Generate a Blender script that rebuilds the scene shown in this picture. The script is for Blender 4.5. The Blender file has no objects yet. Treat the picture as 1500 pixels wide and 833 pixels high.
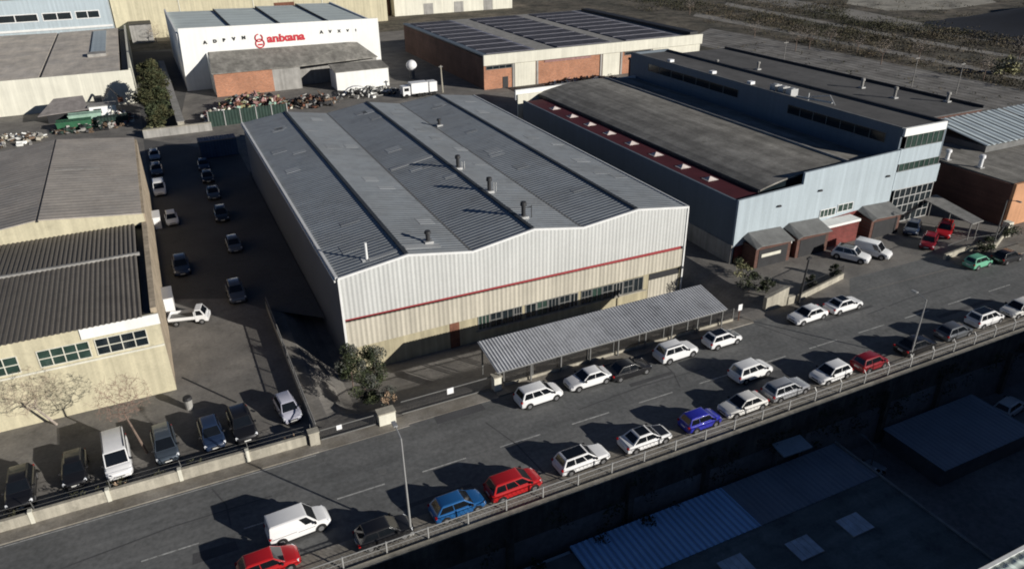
import bpy, math, random
from mathutils import Vector
R = math.radians
C = bpy.context.scene.collection
SC = bpy.context.scene
rnd = random.Random(7)

# ------------------------------------------------------------------ camera
FPX, CXP, CYP = 1094.245, 750.0, 416.5
YAW, PITCH, ROLL = .441, .473, -.013
CAM = Vector((-11.811, -62.837, 39.574))
_fw = Vector((math.sin(YAW)*math.cos(PITCH), math.cos(YAW)*math.cos(PITCH), -math.sin(PITCH)))
_rt = Vector((math.cos(YAW), -math.sin(YAW), 0)); _up = _rt.cross(_fw)
RT = _rt*math.cos(ROLL) + _up*math.sin(ROLL); UP = -_rt*math.sin(ROLL) + _up*math.cos(ROLL)
def G(px, py, z=0.0):
    """ground survey: the metric point of height z seen at a photo pixel"""
    d = _fw*FPX + RT*(px-CXP) - UP*(py-CYP)
    p = CAM + d*((z-CAM.z)/d.z)
    return p.x, p.y
cd = bpy.data.cameras.new('camera'); cam = bpy.data.objects.new('camera', cd); C.objects.link(cam)
from mathutils import Matrix
cam.matrix_world = Matrix(((RT.x, UP.x, -_fw.x, CAM.x), (RT.y, UP.y, -_fw.y, CAM.y), (RT.z, UP.z, -_fw.z, CAM.z), (0, 0, 0, 1)))
cd.sensor_width = 36.0; cd.lens = FPX*36/1500; cd.clip_start = 1; cd.clip_end = 5000
SC.camera = cam

# ------------------------------------------------------------------ light
SUN_EL, SHX, SHY = 17.0, -.58, .815
w = bpy.data.worlds.new('World'); SC.world = w; w.use_nodes = True
nt = w.node_tree; bg = nt.nodes['Background']; sky = nt.nodes.new('ShaderNodeTexSky')
sky.sky_type = 'NISHITA'; sky.sun_disc = False; sky.sun_elevation = R(SUN_EL); sky.sun_rotation = math.atan2(-SHX, -SHY)
sky.altitude = 2500; sky.air_density = .5; sky.dust_density = 0.1; sky.ozone_density = 2.5
nt.links.new(sky.outputs[0], bg.inputs[0]); bg.inputs[1].default_value = 0.058
sl = bpy.data.lights.new('sun', 'SUN'); sl.energy = 5.0; sl.angle = R(.5); sl.color = (1, .955, .88)
so = bpy.data.objects.new('sun', sl); C.objects.link(so)
so.rotation_euler = Vector((SHX*math.cos(R(SUN_EL)), SHY*math.cos(R(SUN_EL)), -math.sin(R(SUN_EL)))).to_track_quat('-Z', 'Y').to_euler()
so.location = (60, -80, 90)
vs = SC.view_settings; vs.view_transform = 'Standard'; vs.look = 'None'; vs.gamma = 1; vs.exposure = 0.08; vs.use_curve_mapping = False
SC.render.engine = 'CYCLES'
SC.cycles.max_bounces = 5; SC.cycles.diffuse_bounces = 3; SC.cycles.glossy_bounces = 3
SC.cycles.filter_width = 1.9
SC.cycles.use_denoising = True

# ------------------------------------------------------------------ materials
MATS = {}
def mat(name, col, rough=.8, var=.18, vs=.35, fine=.10, stripe=None, streak=0, metal=0, spec=.35, coat=0, blotch=None, bump=0.0, brick=None, tint=None, run=None):
    """procedural surface: base colour broken up by broad stains, fine grain, optional ribs, rain streaks, blotches"""
    m = bpy.data.materials.new(name); m.use_nodes = True
    t = m.node_tree; N = t.nodes; L = t.links; b = N['Principled BSDF']
    b.inputs['Roughness'].default_value = rough; b.inputs['Metallic'].default_value = metal
    b.inputs['Specular IOR Level'].default_value = spec
    if coat: b.inputs['Coat Weight'].default_value = coat; b.inputs['Coat Roughness'].default_value = .08
    tc = N.new('ShaderNodeTexCoord'); O = tc.outputs['Object']
    def noise(scale, det=5, vec=None, rg=.6):
        n = N.new('ShaderNodeTexNoise'); n.inputs['Scale'].default_value = scale; n.inputs['Detail'].default_value = det
        n.inputs['Roughness'].default_value = rg; L.new(vec or O, n.inputs['Vector']); return n.outputs['Fac']
    def mr(f, a, bb, lo=.3, hi=.7):
        k = N.new('ShaderNodeMapRange'); k.inputs[1].default_value = lo; k.inputs[2].default_value = hi
        k.inputs[3].default_value = a; k.inputs[4].default_value = bb; L.new(f, k.inputs[0]); return k.outputs[0]
    def mul(a, bb):
        k = N.new('ShaderNodeMath'); k.operation = 'MULTIPLY'; L.new(a, k.inputs[0]); L.new(bb, k.inputs[1]); return k.outputs[0]
    f = mr(noise(vs), 1-var, 1+var)
    if fine: f = mul(f, mr(noise(vs*22, 3), 1-fine, 1+fine))
    hgt = None
    if stripe:
        ax, per, st, bp = stripe
        wv = N.new('ShaderNodeTexWave'); wv.wave_type = 'BANDS'; wv.bands_direction = ax; wv.wave_profile = 'SIN'
        wv.inputs['Scale'].default_value = .31416/per; L.new(O, wv.inputs['Vector'])
        f = mul(f, mr(wv.outputs['Fac'], 1-st, 1+st, 0, 1)); hgt = (wv.outputs['Fac'], bp)
    if streak:
        mp = N.new('ShaderNodeMapping'); mp.inputs['Scale'].default_value = (1.6, 1.6, .07); L.new(O, mp.inputs['Vector'])
        f = mul(f, mr(noise(1.0, 4, mp.outputs[0]), 1-streak, 1+streak*.4))
    if run:
        sc3, amt = run; mp = N.new('ShaderNodeMapping'); mp.inputs['Scale'].default_value = sc3; L.new(O, mp.inputs['Vector'])
        f = mul(f, mr(noise(1.0, 5, mp.outputs[0], .65), 1-amt, 1+amt*.5))
    if blotch:
        sc, amt, lo, hi = blotch
        f = mul(f, mr(noise(sc, 8, rg=.7), 1, 1-amt, lo, hi))
    vm = N.new('ShaderNodeVectorMath'); vm.operation = 'SCALE'; L.new(f, vm.inputs['Scale'])
    src = None
    if brick:
        bt = N.new('ShaderNodeTexBrick'); bt.inputs['Scale'].default_value = 1.0
        bt.inputs['Color1'].default_value = (*col, 1); bt.inputs['Color2'].default_value = (*[c*.72 for c in col], 1)
        bt.inputs['Mortar'].default_value = (*brick, 1); bt.inputs['Brick Width'].default_value = .5; bt.inputs['Row Height'].default_value = .22
        bt.inputs['Mortar Size'].default_value = .025
        mp = N.new('ShaderNodeMapping'); mp.inputs['Rotation'].default_value = (R(90), 0, 0); L.new(O, mp.inputs['Vector']); L.new(mp.outputs[0], bt.inputs['Vector'])
        src = bt.outputs['Color']
    elif tint:
        mx = N.new('ShaderNodeMix'); mx.data_type = 'RGBA'; L.new(mr(noise(vs*1.7, 6), 0, 1, .38, .62), mx.inputs[0])
        mx.inputs[6].default_value = (*col, 1); mx.inputs[7].default_value = (*tint, 1); src = mx.outputs[2]
    if src is None: vm.inputs[0].default_value = col
    else: L.new(src, vm.inputs[0])
    L.new(vm.outputs[0], b.inputs['Base Color'])
    if hgt or bump:
        bn = N.new('ShaderNodeBump'); bn.inputs['Strength'].default_value = 1.0
        if hgt: L.new(hgt[0], bn.inputs['Height']); bn.inputs['Distance'].default_value = hgt[1]
        else: L.new(noise(vs*9, 6), bn.inputs['Height']); bn.inputs['Distance'].default_value = bump
        L.new(bn.outputs[0], b.inputs['Normal'])
    MATS[name] = m; return m
M = lambda n: MATS[n]
mat('asphalt', (.166, .167, .164), .9, .12, .12, .2, blotch=(.5, .3, .56, .7), tint=(.135, .138, .137), run=((.035, .9, 1), .2))
mat('yard_concrete', (.22, .205, .185), .92, .2, .16, .14, blotch=(.5, .35, .5, .72), tint=(.17, .16, .148))
mat('alley', (.10, .098, .096), .92, .2, .2, .15, blotch=(.4, .3, .5, .7))  # darker than the yard: shade put into the ground colour
mat('pavement', (.27, .25, .22), .92, .22, .3, .15, blotch=(.8, .4, .5, .75), tint=(.2, .18, .15))
mat('earth', (.17, .145, .11), .95, .35, .05, .35, blotch=(.25, .6, .45, .62), tint=(.085, .078, .058))
mat('low_yard', (.22, .21, .2), .95, .3, .1, .2)
mat('ballast', (.225, .215, .2), .95, .2, .12, .25, stripe=('X', 2.6, .2, 0), tint=(.14, .132, .12))
mat('dirt_track', (.24, .225, .2), .95, .2, .08, .2)
mat('pale_field', (.33, .31, .26), .95, .3, .06, .2, blotch=(.07, .5, .5, .6))
mat('road_paint', (.42, .42, .40), .8, .3, 2.0, .2, blotch=(3, .5, .5, .65))
mat('roof_sheet', (.315, .338, .352), .55, .08, .08, .05, stripe=('Y', .62, .10, .05), spec=.4, blotch=(.5, .2, .5, .68), run=((.22, 1.1, 1), .13), tint=(.285, .298, .302))
mat('roof_lap_a', (.35, .365, .37), .55, .1, .3, .05, stripe=('Y', .62, .10, .05))
mat('roof_lap_b', (.265, .278, .285), .6, .15, .3, .05, stripe=('Y', .62, .10, .05))
mat('roof_patch', (.36, .37, .37), .55, .1, .3, .05)
mat('roof_ridge', (.05, .055, .06), .6, .2, 1)
mat('white_trim', (.72, .72, .70), .5, .08, 1, .05)
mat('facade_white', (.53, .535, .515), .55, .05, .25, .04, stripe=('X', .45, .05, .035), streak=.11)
mat('facade_cream', (.50, .465, .385), .6, .08, .3, .05, stripe=('X', .5, .07, .04), streak=.22)
mat('facade_base', (.42, .375, .255), .85, .14, .4, .08, streak=.3)
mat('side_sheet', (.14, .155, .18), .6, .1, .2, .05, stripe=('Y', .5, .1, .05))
mat('red_paint', (.30, .045, .05), .5, .1, 1, .05)
mat('cream_render', (.56, .51, .36), .9, .07, .25, .06, streak=.2, blotch=(.8, .14, .52, .7))
mat('cream_light', (.68, .66, .56), .9, .07, .3, .05, streak=.15)
mat('white_render', (.80, .80, .77), .85, .05, .3, .04, streak=.08)
mat('side_render', (.45, .37, .27), .9, .2, .5, .1, streak=.3, blotch=(.9, .4, .5, .7))
mat('dark_corrugated', (.14, .126, .11), .85, .2, .3, .12, stripe=('X', .42, .4, .03), blotch=(.3, .35, .5, .7))
mat('brown_roof', (.43, .385, .335), .9, .12, .12, .1, run=((.25, .9, 1), .14), stripe=('Y', 1.0, .05, .03), blotch=(.35, .2, .48, .7), tint=(.36, .33, .295))
mat('grey_roof', (.30, .285, .255), .92, .12, .2, .2, stripe=('X', .9, .015, .005), blotch=(1.1, .35, .5, .7), run=((.55, .035, 1), .42), tint=(.21, .2, .178))
mat('bitumen', (.112, .109, .106), .93, .14, .3, .18, blotch=(.8, .3, .52, .7), run=((.3, .05, 1), .2))
mat('maroon', (.075, .014, .018), .7, .2, .4, .1)
mat('pale_sheet', (.56, .62, .60), .6, .1, .08, .05, stripe=('Y', 6, .06, .0), blotch=(.15, .2, .5, .7))
mat('tan_roof', (.66, .59, .50), .9, .12, .1, .1, run=((.7, .12, 1), .18), blotch=(.3, .2, .48, .7), tint=(.52, .475, .42))
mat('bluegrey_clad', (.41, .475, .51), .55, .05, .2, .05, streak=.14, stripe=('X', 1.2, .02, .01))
mat('blueshade_clad', (.125, .155, .185), .6, .08, .15, .05, streak=.1)  # darker copy of bluegrey_clad: side wall shade put into the colour
mat('glass_dark', (.012, .018, .022), .12, .3, .5, 0, spec=.6)
mat('glass_green', (.03, .055, .045), .15, .4, .9, 0, spec=.6)
mat('skylight', (.66, .58, .54), .4, .15, 2, .05)
mat('solar', (.085, .083, .092), .6, .3, .6, .15, spec=.15)
mat('solar_frame', (.20, .2, .24), .5, .2, .5, .1)
mat('brick_orange', (.46, .19, .10), .9, .18, .3, .12, brick=(.36, .26, .2))
mat('brick_red', (.20, .04, .035), .85, .25, .6, .12, brick=(.12, .06, .05))
mat('brick_brown', (.13, .06, .045), .9, .25, .3, .12, brick=(.1, .07, .06))
mat('orange_render', (.55, .29, .16), .9, .14, .4, .1, streak=.15)
mat('concrete', (.42, .39, .32), .92, .15, .5, .12, streak=.3, blotch=(.9, .35, .5, .7))
mat('concrete_grey', (.32, .31, .29), .92, .18, .5, .12, streak=.25)
mat('canopy_sheet', (.38, .39, .41), .5, .14, .5, .1, stripe=('X', .33, .12, .02), blotch=(.8, .3, .5, .7))
mat('light_corrugated', (.46, .52, .54), .5, .12, .4, .08, stripe=('X', 1.25, .6, .08))
mat('green_corrugated', (.48, .54, .50), .5, .14, .4, .08, stripe=('Y', .7, .3, .1))
mat('blue_sheet', (.42, .66, .95), .5, .1, .3, .06, stripe=('X', .55, .28, .06))
mat('blue_sheet_old', (.27, .30, .34), .6, .14, .3, .06, stripe=('X', .55, .08, .04))
mat('low_roof', (.18, .20, .19), .8, .25, .25, .12, blotch=(.6, .35, .5, .66), run=((.08, .9, 1), .25))
mat('low_skylight', (.62, .68, .74), .6, .25, 1.2, .1)
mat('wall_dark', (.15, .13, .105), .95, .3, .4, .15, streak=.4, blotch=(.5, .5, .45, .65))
mat('galvanised', (.45, .45, .44), .5, .1, 1, .05, metal=.4)
mat('iron_dark', (.03, .03, .032), .6, .2, 1, .1)
mat('iron_grey', (.16, .16, .155), .6, .2, 1, .1)
mat('wood_brown', (.16, .11, .075), .85, .25, 1.0, .12)
mat('plastic_white', (.8, .8, .8), .4, .03, 1, .02)
mat('sign_black', (.02, .02, .02), .6, .1, 1, 0)
mat('sign_red', (.5, .03, .045), .6, .1, 1, 0)
mat('bark', (.17, .125, .1), .9, .3, 3, .2)
mat('bark_pale', (.34, .29, .25), .9, .3, 3, .2)
mat('twig', (.27, .18, .14), .9, .3, 2, .1)
mat('twig_pale', (.36, .29, .22), .9, .3, 2, .1)
mat('leaf_dry', (.42, .30, .2), .9, .35, 2, .1)
mat('leaf_dark', (.035, .05, .025), .8, .5, .8, .2, tint=(.06, .07, .03))
mat('leaf_olive', (.075, .07, .03), .85, .4, .6, .2, tint=(.04, .05, .022))
mat('leaf_grey', (.115, .118, .10), .85, .4, .9, .2, tint=(.06, .068, .055))
mat('leaf_yellow', (.28, .27, .15), .85, .3, .9, .2)
mat('scrub', (.115, .09, .06), .95, .4, .15, .2, tint=(.05, .05, .03))
mat('scrub_dark', (.035, .04, .022), .95, .4, .15, .2, tint=(.06, .055, .03))
mat('hill_dark', (.018, .022, .032), .95, .3, .05, .2)
mat('green_paint', (.03, .12, .06), .6, .25, 1.2, .1)
mat('green_dark', (.02, .042, .033), .7, .25, .8, .1, stripe=('X', .6, .15, .05))
mat('green_pale', (.30, .45, .36), .7, .25, .8, .1)
mat('tarp_grey', (.24, .22, .21), .8, .25, .8, .1)
mat('rust', (.16, .07, .045), .9, .3, 1.5, .2)
mat('rust_pink', (.30, .17, .16), .9, .3, 1.5, .2)
mat('container_blue', (.04, .08, .14), .6, .2, .6, .1, stripe=('X', .5, .12, .05))
mat('tyre', (.015, .015, .015), .85, .1, 2, 0)
mat('rim', (.38, .38, .39), .35, .1, 2, 0, metal=.7)
mat('car_trim', (.018, .018, .02), .55, .1, 2, 0)
mat('car_glass', (.008, .010, .013), .06, .1, 2, 0, spec=.7)
mat('lamp_clear', (.75, .77, .8), .15, .05, 2, 0, spec=.6)
mat('lamp_red', (.35, .01, .01), .2, .05, 2, 0, spec=.6)
mat('plate', (.7, .7, .66), .5, .05, 2, 0)
for n, c in dict(white=(.78, .78, .78), offwhite=(.70, .69, .66), silver=(.42, .43, .45), grey=(.14, .15, .165), black=(.012, .012, .014), navy=(.02, .035, .075), blue=(.02, .13, .36), royal=(.025, .03, .36), red=(.42, .012, .015), darkred=(.24, .01, .018), green=(.16, .46, .30), slate=(.075, .095, .12), purplegrey=(.48, .48, .56), beige=(.35, .32, .27)).items():
    mat('paint_'+n, c, .32, .03, 1.5, 0, spec=.5, coat=.6 if n not in ('white', 'offwhite') else .3, metal=.35 if n in ('silver', 'grey', 'slate', 'blue') else 0)

# ------------------------------------------------------------------ mesh building
ORI = {}
class MB:
    def __init__(s): s.v = []; s.f = []; s.m = []
    def add(s, vs, fs, m=0):
        o = len(s.v); s.v += [tuple(p) for p in vs]
        for f in fs: s.f.append([i+o for i in f]); s.m.append(m)
        return s
    def box(s, x0, x1, y0, y1, z0, z1, m=0):
        return s.hexa([(x0, y0, z0), (x1, y0, z0), (x1, y1, z0), (x0, y1, z0)], [(x0, y0, z1), (x1, y0, z1), (x1, y1, z1), (x0, y1, z1)], m)
    def hexa(s, lo, hi, m=0):
        n = len(lo)
        return s.add(list(lo)+list(hi), [list(range(n))[::-1], list(range(n, 2*n))] + [[i, (i+1) % n, n+(i+1) % n, n+i] for i in range(n)], m)
    def slab(s, top, t, m=0):
        return s.hexa([(p[0], p[1], p[2]-t) for p in top], top, m)
    def wall(s, prof, y0, y1, m=0):
        """upright plate: outline prof [(x, z)] from y0 to y1"""
        return s.hexa([(x, y0, z) for x, z in prof][::-1], [(x, y1, z) for x, z in prof][::-1], m)
    def wallx(s, prof, x0, x1, m=0):
        return s.hexa([(x0, y, z) for y, z in prof], [(x1, y, z) for y, z in prof], m)
    def bar(s, a, b, r, m=0, n=4, r2=None):
        a = Vector(a); b = Vector(b); d = (b-a)
        if d.length < 1e-6: return s
        d.normalize(); u = d.cross(Vector((0, 0, 1)) if abs(d.z) < .9 else Vector((1, 0, 0))).normalized(); v = d.cross(u)
        r2 = r if r2 is None else r2
        A = []; B = []
        for i in range(n):
            t = 2*math.pi*(i+.5)/n; q = u*math.cos(t)+v*math.sin(t); A.append(a+q*r); B.append(b+q*r2)
        return s.hexa(A, B, m)
    def cyl(s, x, y, z0, z1, r, n=12, m=0, r2=None):
        r2 = r if r2 is None else r2; t = [2*math.pi*i/n for i in range(n)]
        return s.hexa([(x+r*math.cos(a), y+r*math.sin(a), z0) for a in t], [(x+r2*math.cos(a), y+r2*math.sin(a), z1) for a in t], m)
    def ball(s, c, r, m=0, nu=12, nv=7, sz=1):
        vs = []; fs = []
        for j in range(nv+1):
            ph = -math.pi/2+math.pi*j/nv
            for i in range(nu):
                a = 2*math.pi*i/nu; vs.append((c[0]+r*math.cos(ph)*math.cos(a), c[1]+r*math.cos(ph)*math.sin(a), c[2]+r*sz*math.sin(ph)))
        for j in range(nv):
            for i in range(nu): fs.append([j*nu+i, j*nu+(i+1) % nu, (j+1)*nu+(i+1) % nu, (j+1)*nu+i])
        return s.add(vs, fs, m)
    def rbox(s, c, sx, sy, sz, rz=0, tilt=0, m=0):
        """a box turned about z and leaned"""
        from mathutils import Euler
        e = Euler((tilt*math.cos(rz*3), tilt*math.sin(rz*5), rz)).to_matrix(); P = []
        for z in (-sz/2, sz/2):
            for x, y in ((-sx/2, -sy/2), (sx/2, -sy/2), (sx/2, sy/2), (-sx/2, sy/2)): P.append(Vector(c)+e@Vector((x, y, z)))
        return s.hexa(P[:4], P[4:], m)
    def build(s, name, mats, parent=None, smooth=0, **props):
        if isinstance(mats, str): mats = [mats]
        o = ORI.get(parent, Vector((0, 0, 0))) if parent else Vector((0, 0, 0))
        me = bpy.data.meshes.new(name); me.from_pydata([(p[0]-o.x, p[1]-o.y, p[2]-o.z) for p in s.v], [], s.f)
        for k in mats: me.materials.append(MATS[k])
        if len(mats) > 1: me.polygons.foreach_set('material_index', s.m)
        if smooth:
            me.polygons.foreach_set('use_smooth', [True]*len(me.polygons))
            me.set_sharp_from_angle(angle=R(smooth))
        me.update()
        ob = bpy.data.objects.new(name, me); C.objects.link(ob)
        if parent: ob.parent = parent; ORI[ob] = o
        for k, v in props.items(): ob[k] = v
        return ob
def thing(name, label, cat, loc=(0, 0, 0), group=None, rz=0):
    o = bpy.data.objects.new(name, None); C.objects.link(o); o.location = loc; o.rotation_euler = (0, 0, rz)
    o.empty_display_size = .3
    o['label'] = label; o['category'] = cat
    if group: o['group'] = group
    ORI[o] = Vector(loc); return o
def tag(o, label, cat, group=None):
    o['label'] = label; o['category'] = cat
    if group: o['group'] = group
    return o
def copy_tree(o, parent=None):
    c = o.copy(); C.objects.link(c)
    if parent: c.parent = parent
    for ch in list(o.children): copy_tree(ch, c)
    return c
def struct(mb, name, m): return mb.build(name, m, kind='structure')
# ------------------------------------------------------------------ the ground
def sm(x, a, b):
    t = max(0, min(1, (x-a)/(b-a))); return t*t*(3-2*t)
def gz(x, y):
    if y < -26.05: return -7.0
    return -1.8*sm(x, -4.5, -1)*(1-sm(x, 41, 44.5))*sm(y, -10.4, -4.2)*(1-sm(y, 60, 64))
xs = [-900, -500, -300, -150, -100, -60, -40, -20, -10] + [-5+i for i in range(51)] + [50, 60, 80, 100, 130, 170, 220, 300, 400, 600, 900, 1400]
ys = [-400, -200, -120, -90, -60, -40, -30, -26.1, -26.0] + [-24, -18, -12] + [-11+.75*i for i in range(15)] + [4, 10, 30, 58, 60, 62, 64, 70, 98, 120, 150, 200, 260, 330, 420, 600, 900, 1500, 2200]
g = MB(); nx = len(xs)
g.v = [(x, y, gz(x, y)) for y in ys for x in xs]
for j in range(len(ys)-1):
    for i in range(nx-1):
        g.f.append([j*nx+i, j*nx+i+1, (j+1)*nx+i+1, (j+1)*nx+i])
        cx, cy = (xs[i]+xs[i+1])/2, (ys[j]+ys[j+1])/2
        g.m.append(2 if cy < -26.02 else (0 if -150 < cx < 100 and cy < 230 else 1))
struct(g, 'ground', ['yard_concrete', 'earth', 'low_yard'])
def sheet(name, m, pts, z): return struct(MB().add([(x, y, z) for x, y in pts], [list(range(len(pts)))]), name, m)
road_pts = [(-160, -23.2), (160, -23.2), (160, -14.6), (84, -14.0), (68, -12.9), (54, -12.3), (40, -12.0), (12, -12.4), (-2, -12.7), (-160, -12.8)]
sheet('road', 'asphalt', road_pts, .006)
sheet('side_road', 'asphalt', [(54, -12.2), (71, -12.8), (71, -9.6), (57, -9.4)], .0045)
k = MB(); k.box(-160, -5.7, -12.8, -11.25, -.2, .11); k.box(-5.7, 2, -12.78, -11.2, -.2, .05); k.box(2, 10.5, -12.5, -11, -.2, .04); k.box(10.5, 40, -12.35, -11.0, -.2, .11)
k.box(71.5, 84, -14.0, -12.0, -.2, .1)
struct(k, 'pavement', 'pavement')
k = MB(); k.box(-160, 160, -26.0, -23.2, -.3, .12)
struct(k, 'roadside_strip', 'pavement')
k = MB()
def dash(x0, x1, y, wd=.13): k.add([(x0, y-wd/2, .011), (x1, y-wd/2, .011), (x1, y+wd/2, .011), (x0, y+wd/2, .011)], [[0, 1, 2, 3]])
for i in range(-14, 24):
    x = 1.04+6.72*i; dash(x, x+3.7, -18.72)
dash(-60, -6, -13.0, .1)
struct(k, 'road_marking', 'road_paint')
# darker repairs in the carriageway
k = MB()
for (x, y, a, b) in ((4.2, -13.6, 4.6, 1.2), (22, -16.4, 5, .5), (-16, -20.6, 3, 1.0), (47, -15.5, 7, .45), (-2, -22, 6, .4), (34, -21.5, 2.2, 1.3), (58, -20.4, 9, .5)):
    k.add([(x, y, .009), (x+a, y+.05, .009), (x+a-.1, y+b, .009), (x+.1, y+b+.03, .009)], [[0, 1, 2, 3]])
for (xa, ya, xb, yb) in ((-24, -17, -10, -16.2), (8, -15.2, 9.5, -23), (27, -14, 26, -18.4), (40, -12.6, 43.5, -23), (-14, -13.4, -13.2, -18), (52, -16.4, 66, -16.0), (16, -17.2, 30, -16.9)):
    d_ = Vector((xb-xa, yb-ya, 0)).normalized(); nn = Vector((-d_.y, d_.x, 0))*.06; m_ = ((xa+xb)/2+nn.x*6, (ya+yb)/2+nn.y*6)
    for (p_, q_) in (((xa, ya), m_), (m_, (xb, yb))): k.add([(p_[0]-nn.x, p_[1]-nn.y, .0125), (q_[0]-nn.x, q_[1]-nn.y, .0125), (q_[0]+nn.x, q_[1]+nn.y, .0125), (p_[0]+nn.x, p_[1]+nn.y, .0125)], [[0, 1, 2, 3]])
mat('asphalt_patch', (.085, .085, .088), .92, .15, .5, .2); struct(k, 'road_repair', 'asphalt_patch')
# dark ground sheets, and a thin dark line across the parking yard
sheet('alley_shade_sheet', 'alley', [(-15.4, 21.5), (-9, 18.5), (-5.6, 14), (-.1, 9), (-.1, 76), (-15.4, 94)], .003)  # added dark sheet, deepens the alley's shade by colour
sheet('gap_shade_sheet', 'alley', [(-15.2, 97), (-9, 97), (-4.4, 136), (-4.4, 196), (-15.2, 200)], .003)  # added dark sheet, paints deeper shade into the gap between buildings
k = MB(); p = [G(265, 553), G(345, 590)]; (ax, ay), (bx, by) = p
k.add([(ax, ay, .006), (ax+.16, ay+.1, .006), (bx+.16, by+.1, .006), (bx, by, .006)], [[0, 1, 2, 3]])
struct(k, 'ground_line', 'iron_dark')
# far country beyond the works: ballast, tracks, pale ground, a dark rise
def gsheet(name, m, pix, z): return sheet(name, m, [G(*q) for q in pix], z)
gsheet('gravel_strip', 'ballast', [(1000, 62), (1040, 42), (1100, 52), (1250, 82), (1400, 112), (1520, 136), (1560, 180), (1420, 160), (1200, 100), (1080, 78)], .02)
gsheet('dirt_road', 'dirt_track', [(1160, 0), (1250, 14), (1330, 30), (1400, 44), (1520, 62), (1520, 70), (1400, 54), (1320, 40), (1240, 26), (1140, 8), (1080, -5), (1120, -5)], .02)
gsheet('bare_field', 'pale_field', [(1240, 6), (1300, 16), (1390, 14), (1460, 4), (1430, -12), (1250, -12)], .02)
gsheet('service_track', 'dirt_track', [(1015, 24), (1200, 58), (1400, 98), (1520, 122), (1520, 117), (1400, 92), (1200, 53), (1020, 19)], .03)
gsheet('service_track', 'dirt_track', [(1060, 8), (1200, 34), (1340, 62), (1510, 90), (1510, 86), (1340, 57), (1200, 30), (1065, 4)], .03)
h = MB(); hx, hy = G(1440, 52); HN = 26; HM = 16
for j in range(HM+1):
    for i in range(HN+1):
        u, v = i/HN, j/HM
        x = hx-14+u*330; y = hy-150+v*185-u*20
        z = 26*math.sin(math.pi*v)**.8*sm(u, 0, .35)*(1-.5*sm(u, .8, 1))+(1.6*math.sin(i*1.7+j)+1.2*math.sin(j*2.3-i*.6))*sm(u, .03, .2)*math.sin(math.pi*v)-.3
        h.v.append((x, y, z))
for j in range(HM):
    for i in range(HN): h.f.append([j*(HN+1)+i, j*(HN+1)+i+1, (j+1)*(HN+1)+i+1, (j+1)*(HN+1)+i]); h.m.append(0)
o = struct(h, 'hill', 'hill_dark')
for p in o.data.polygons: p.use_smooth = True

# ------------------------------------------------------------------ helpers for buildings
def window(parent, x0, x1, z0, z1, y, nx=2, nz=1, fr='white_trim', gl='glass_dark', w=.06, name='window'):
    f = MB()
    for i in range(nx+1):
        x = x0+(x1-x0)*i/nx; f.box(x-w/2, x+w/2, y-.07, y+.01, z0, z1)
    for i in range(nz+1):
        z = z0+(z1-z0)*i/nz; f.box(x0-w/2, x1+w/2, y-.075, y+.012, z-w/2, z+w/2)
    fo = f.build(name, fr, parent)
    MB().box(x0, x1, y-.02, y+.03, z0, z1).build('pane', gl, fo); return fo
def windowx(parent, y0, y1, z0, z1, x, ny=2, fr='iron_grey', gl='glass_dark', w=.08):
    f = MB()
    for i in range(ny+1):
        y = y0+(y1-y0)*i/ny; f.box(x-.06, x+.01, y-w/2, y+w/2, z0, z1)
    f.box(x-.065, x+.012, y0, y1, z0-w/2, z0+w/2); f.box(x-.065, x+.012, y0, y1, z1-w/2, z1+w/2)
    fo = f.build('window', fr, parent); MB().box(x-.02, x+.03, y0, y1, z0, z1).build('pane', gl, fo); return fo
def vent(parent, x, y, z, h, r=.28, m='iron_dark', name='roof_vent'):
    v = MB(); v.box(x-.45, x+.45, y-.45, y+.45, z-.25, z+.12, 1); v.cyl(x, y, z+.1, z+h*.72, r*.8); v.cyl(x, y, z+h*.72, z+h*.78, r*1.2); v.cyl(x, y, z+h*.78, z+h*.95, r*1.25, r2=r*1.1); v.cyl(x, y, z+h*.95, z+h, r*1.1, r2=.05)
    return v.build(name, [m, 'galvanised'], parent, smooth=40)

# ------------------------------------------------------------------ the long grey warehouse in the middle
W = thing('warehouse', 'long warehouse with three low grey gables and ribbed white front with a red stripe', 'warehouse', (20, 0, -1.8))
RD = 62.0
prof = [(0, 8.7), (6.85, 9.7), (13.5, 8.66), (20.4, 9.74), (26.2, 8.8), (33.1, 9.6), (40, 8.68)]
def roofz(x):
    for (a, za), (b, zb) in zip(prof, prof[1:]):
        if a <= x <= b: return za+(zb-za)*(x-a)/(b-a)
    return 8.7
st = 4.35
MB().wall([(0, st)]+[(x, z-.02) for x, z in prof]+[(40, 4.0)], -.10, .1).build('upper_cladding', 'facade_white', W)
MB().wall([(0.02, 1.05), (.02, st-.36), (39.98, 3.64), (39.98, 1.45)], -.08, .1).build('lower_cladding', 'facade_cream', W)
MB().wall([(-.02, 4.25), (-.02, 4.37), (39.4, 4.05), (39.4, 3.72)], -.13, .05).build('stripe', 'red_paint', W)
MB().wall([(0, -1.9), (0, 1.05), (40, 1.45), (40, -1.9)], 0, .3).build('base_wall', 'facade_base', W)
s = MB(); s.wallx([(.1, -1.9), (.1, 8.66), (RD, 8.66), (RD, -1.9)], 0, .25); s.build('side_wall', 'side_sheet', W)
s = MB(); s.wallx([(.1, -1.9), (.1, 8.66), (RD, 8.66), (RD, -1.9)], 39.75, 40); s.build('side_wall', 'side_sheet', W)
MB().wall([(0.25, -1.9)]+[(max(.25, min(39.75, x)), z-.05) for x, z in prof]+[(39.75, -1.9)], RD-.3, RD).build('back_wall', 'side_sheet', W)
for (a, za), (b, zb) in zip(prof, prof[1:]):
    MB().slab([(a+.004, 0, za), (b-.004, 0, zb), (b-.004, RD+.1, zb), (a+.004, RD+.1, za)], .15).build('roof_slope', 'roof_sheet', W)
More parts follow.
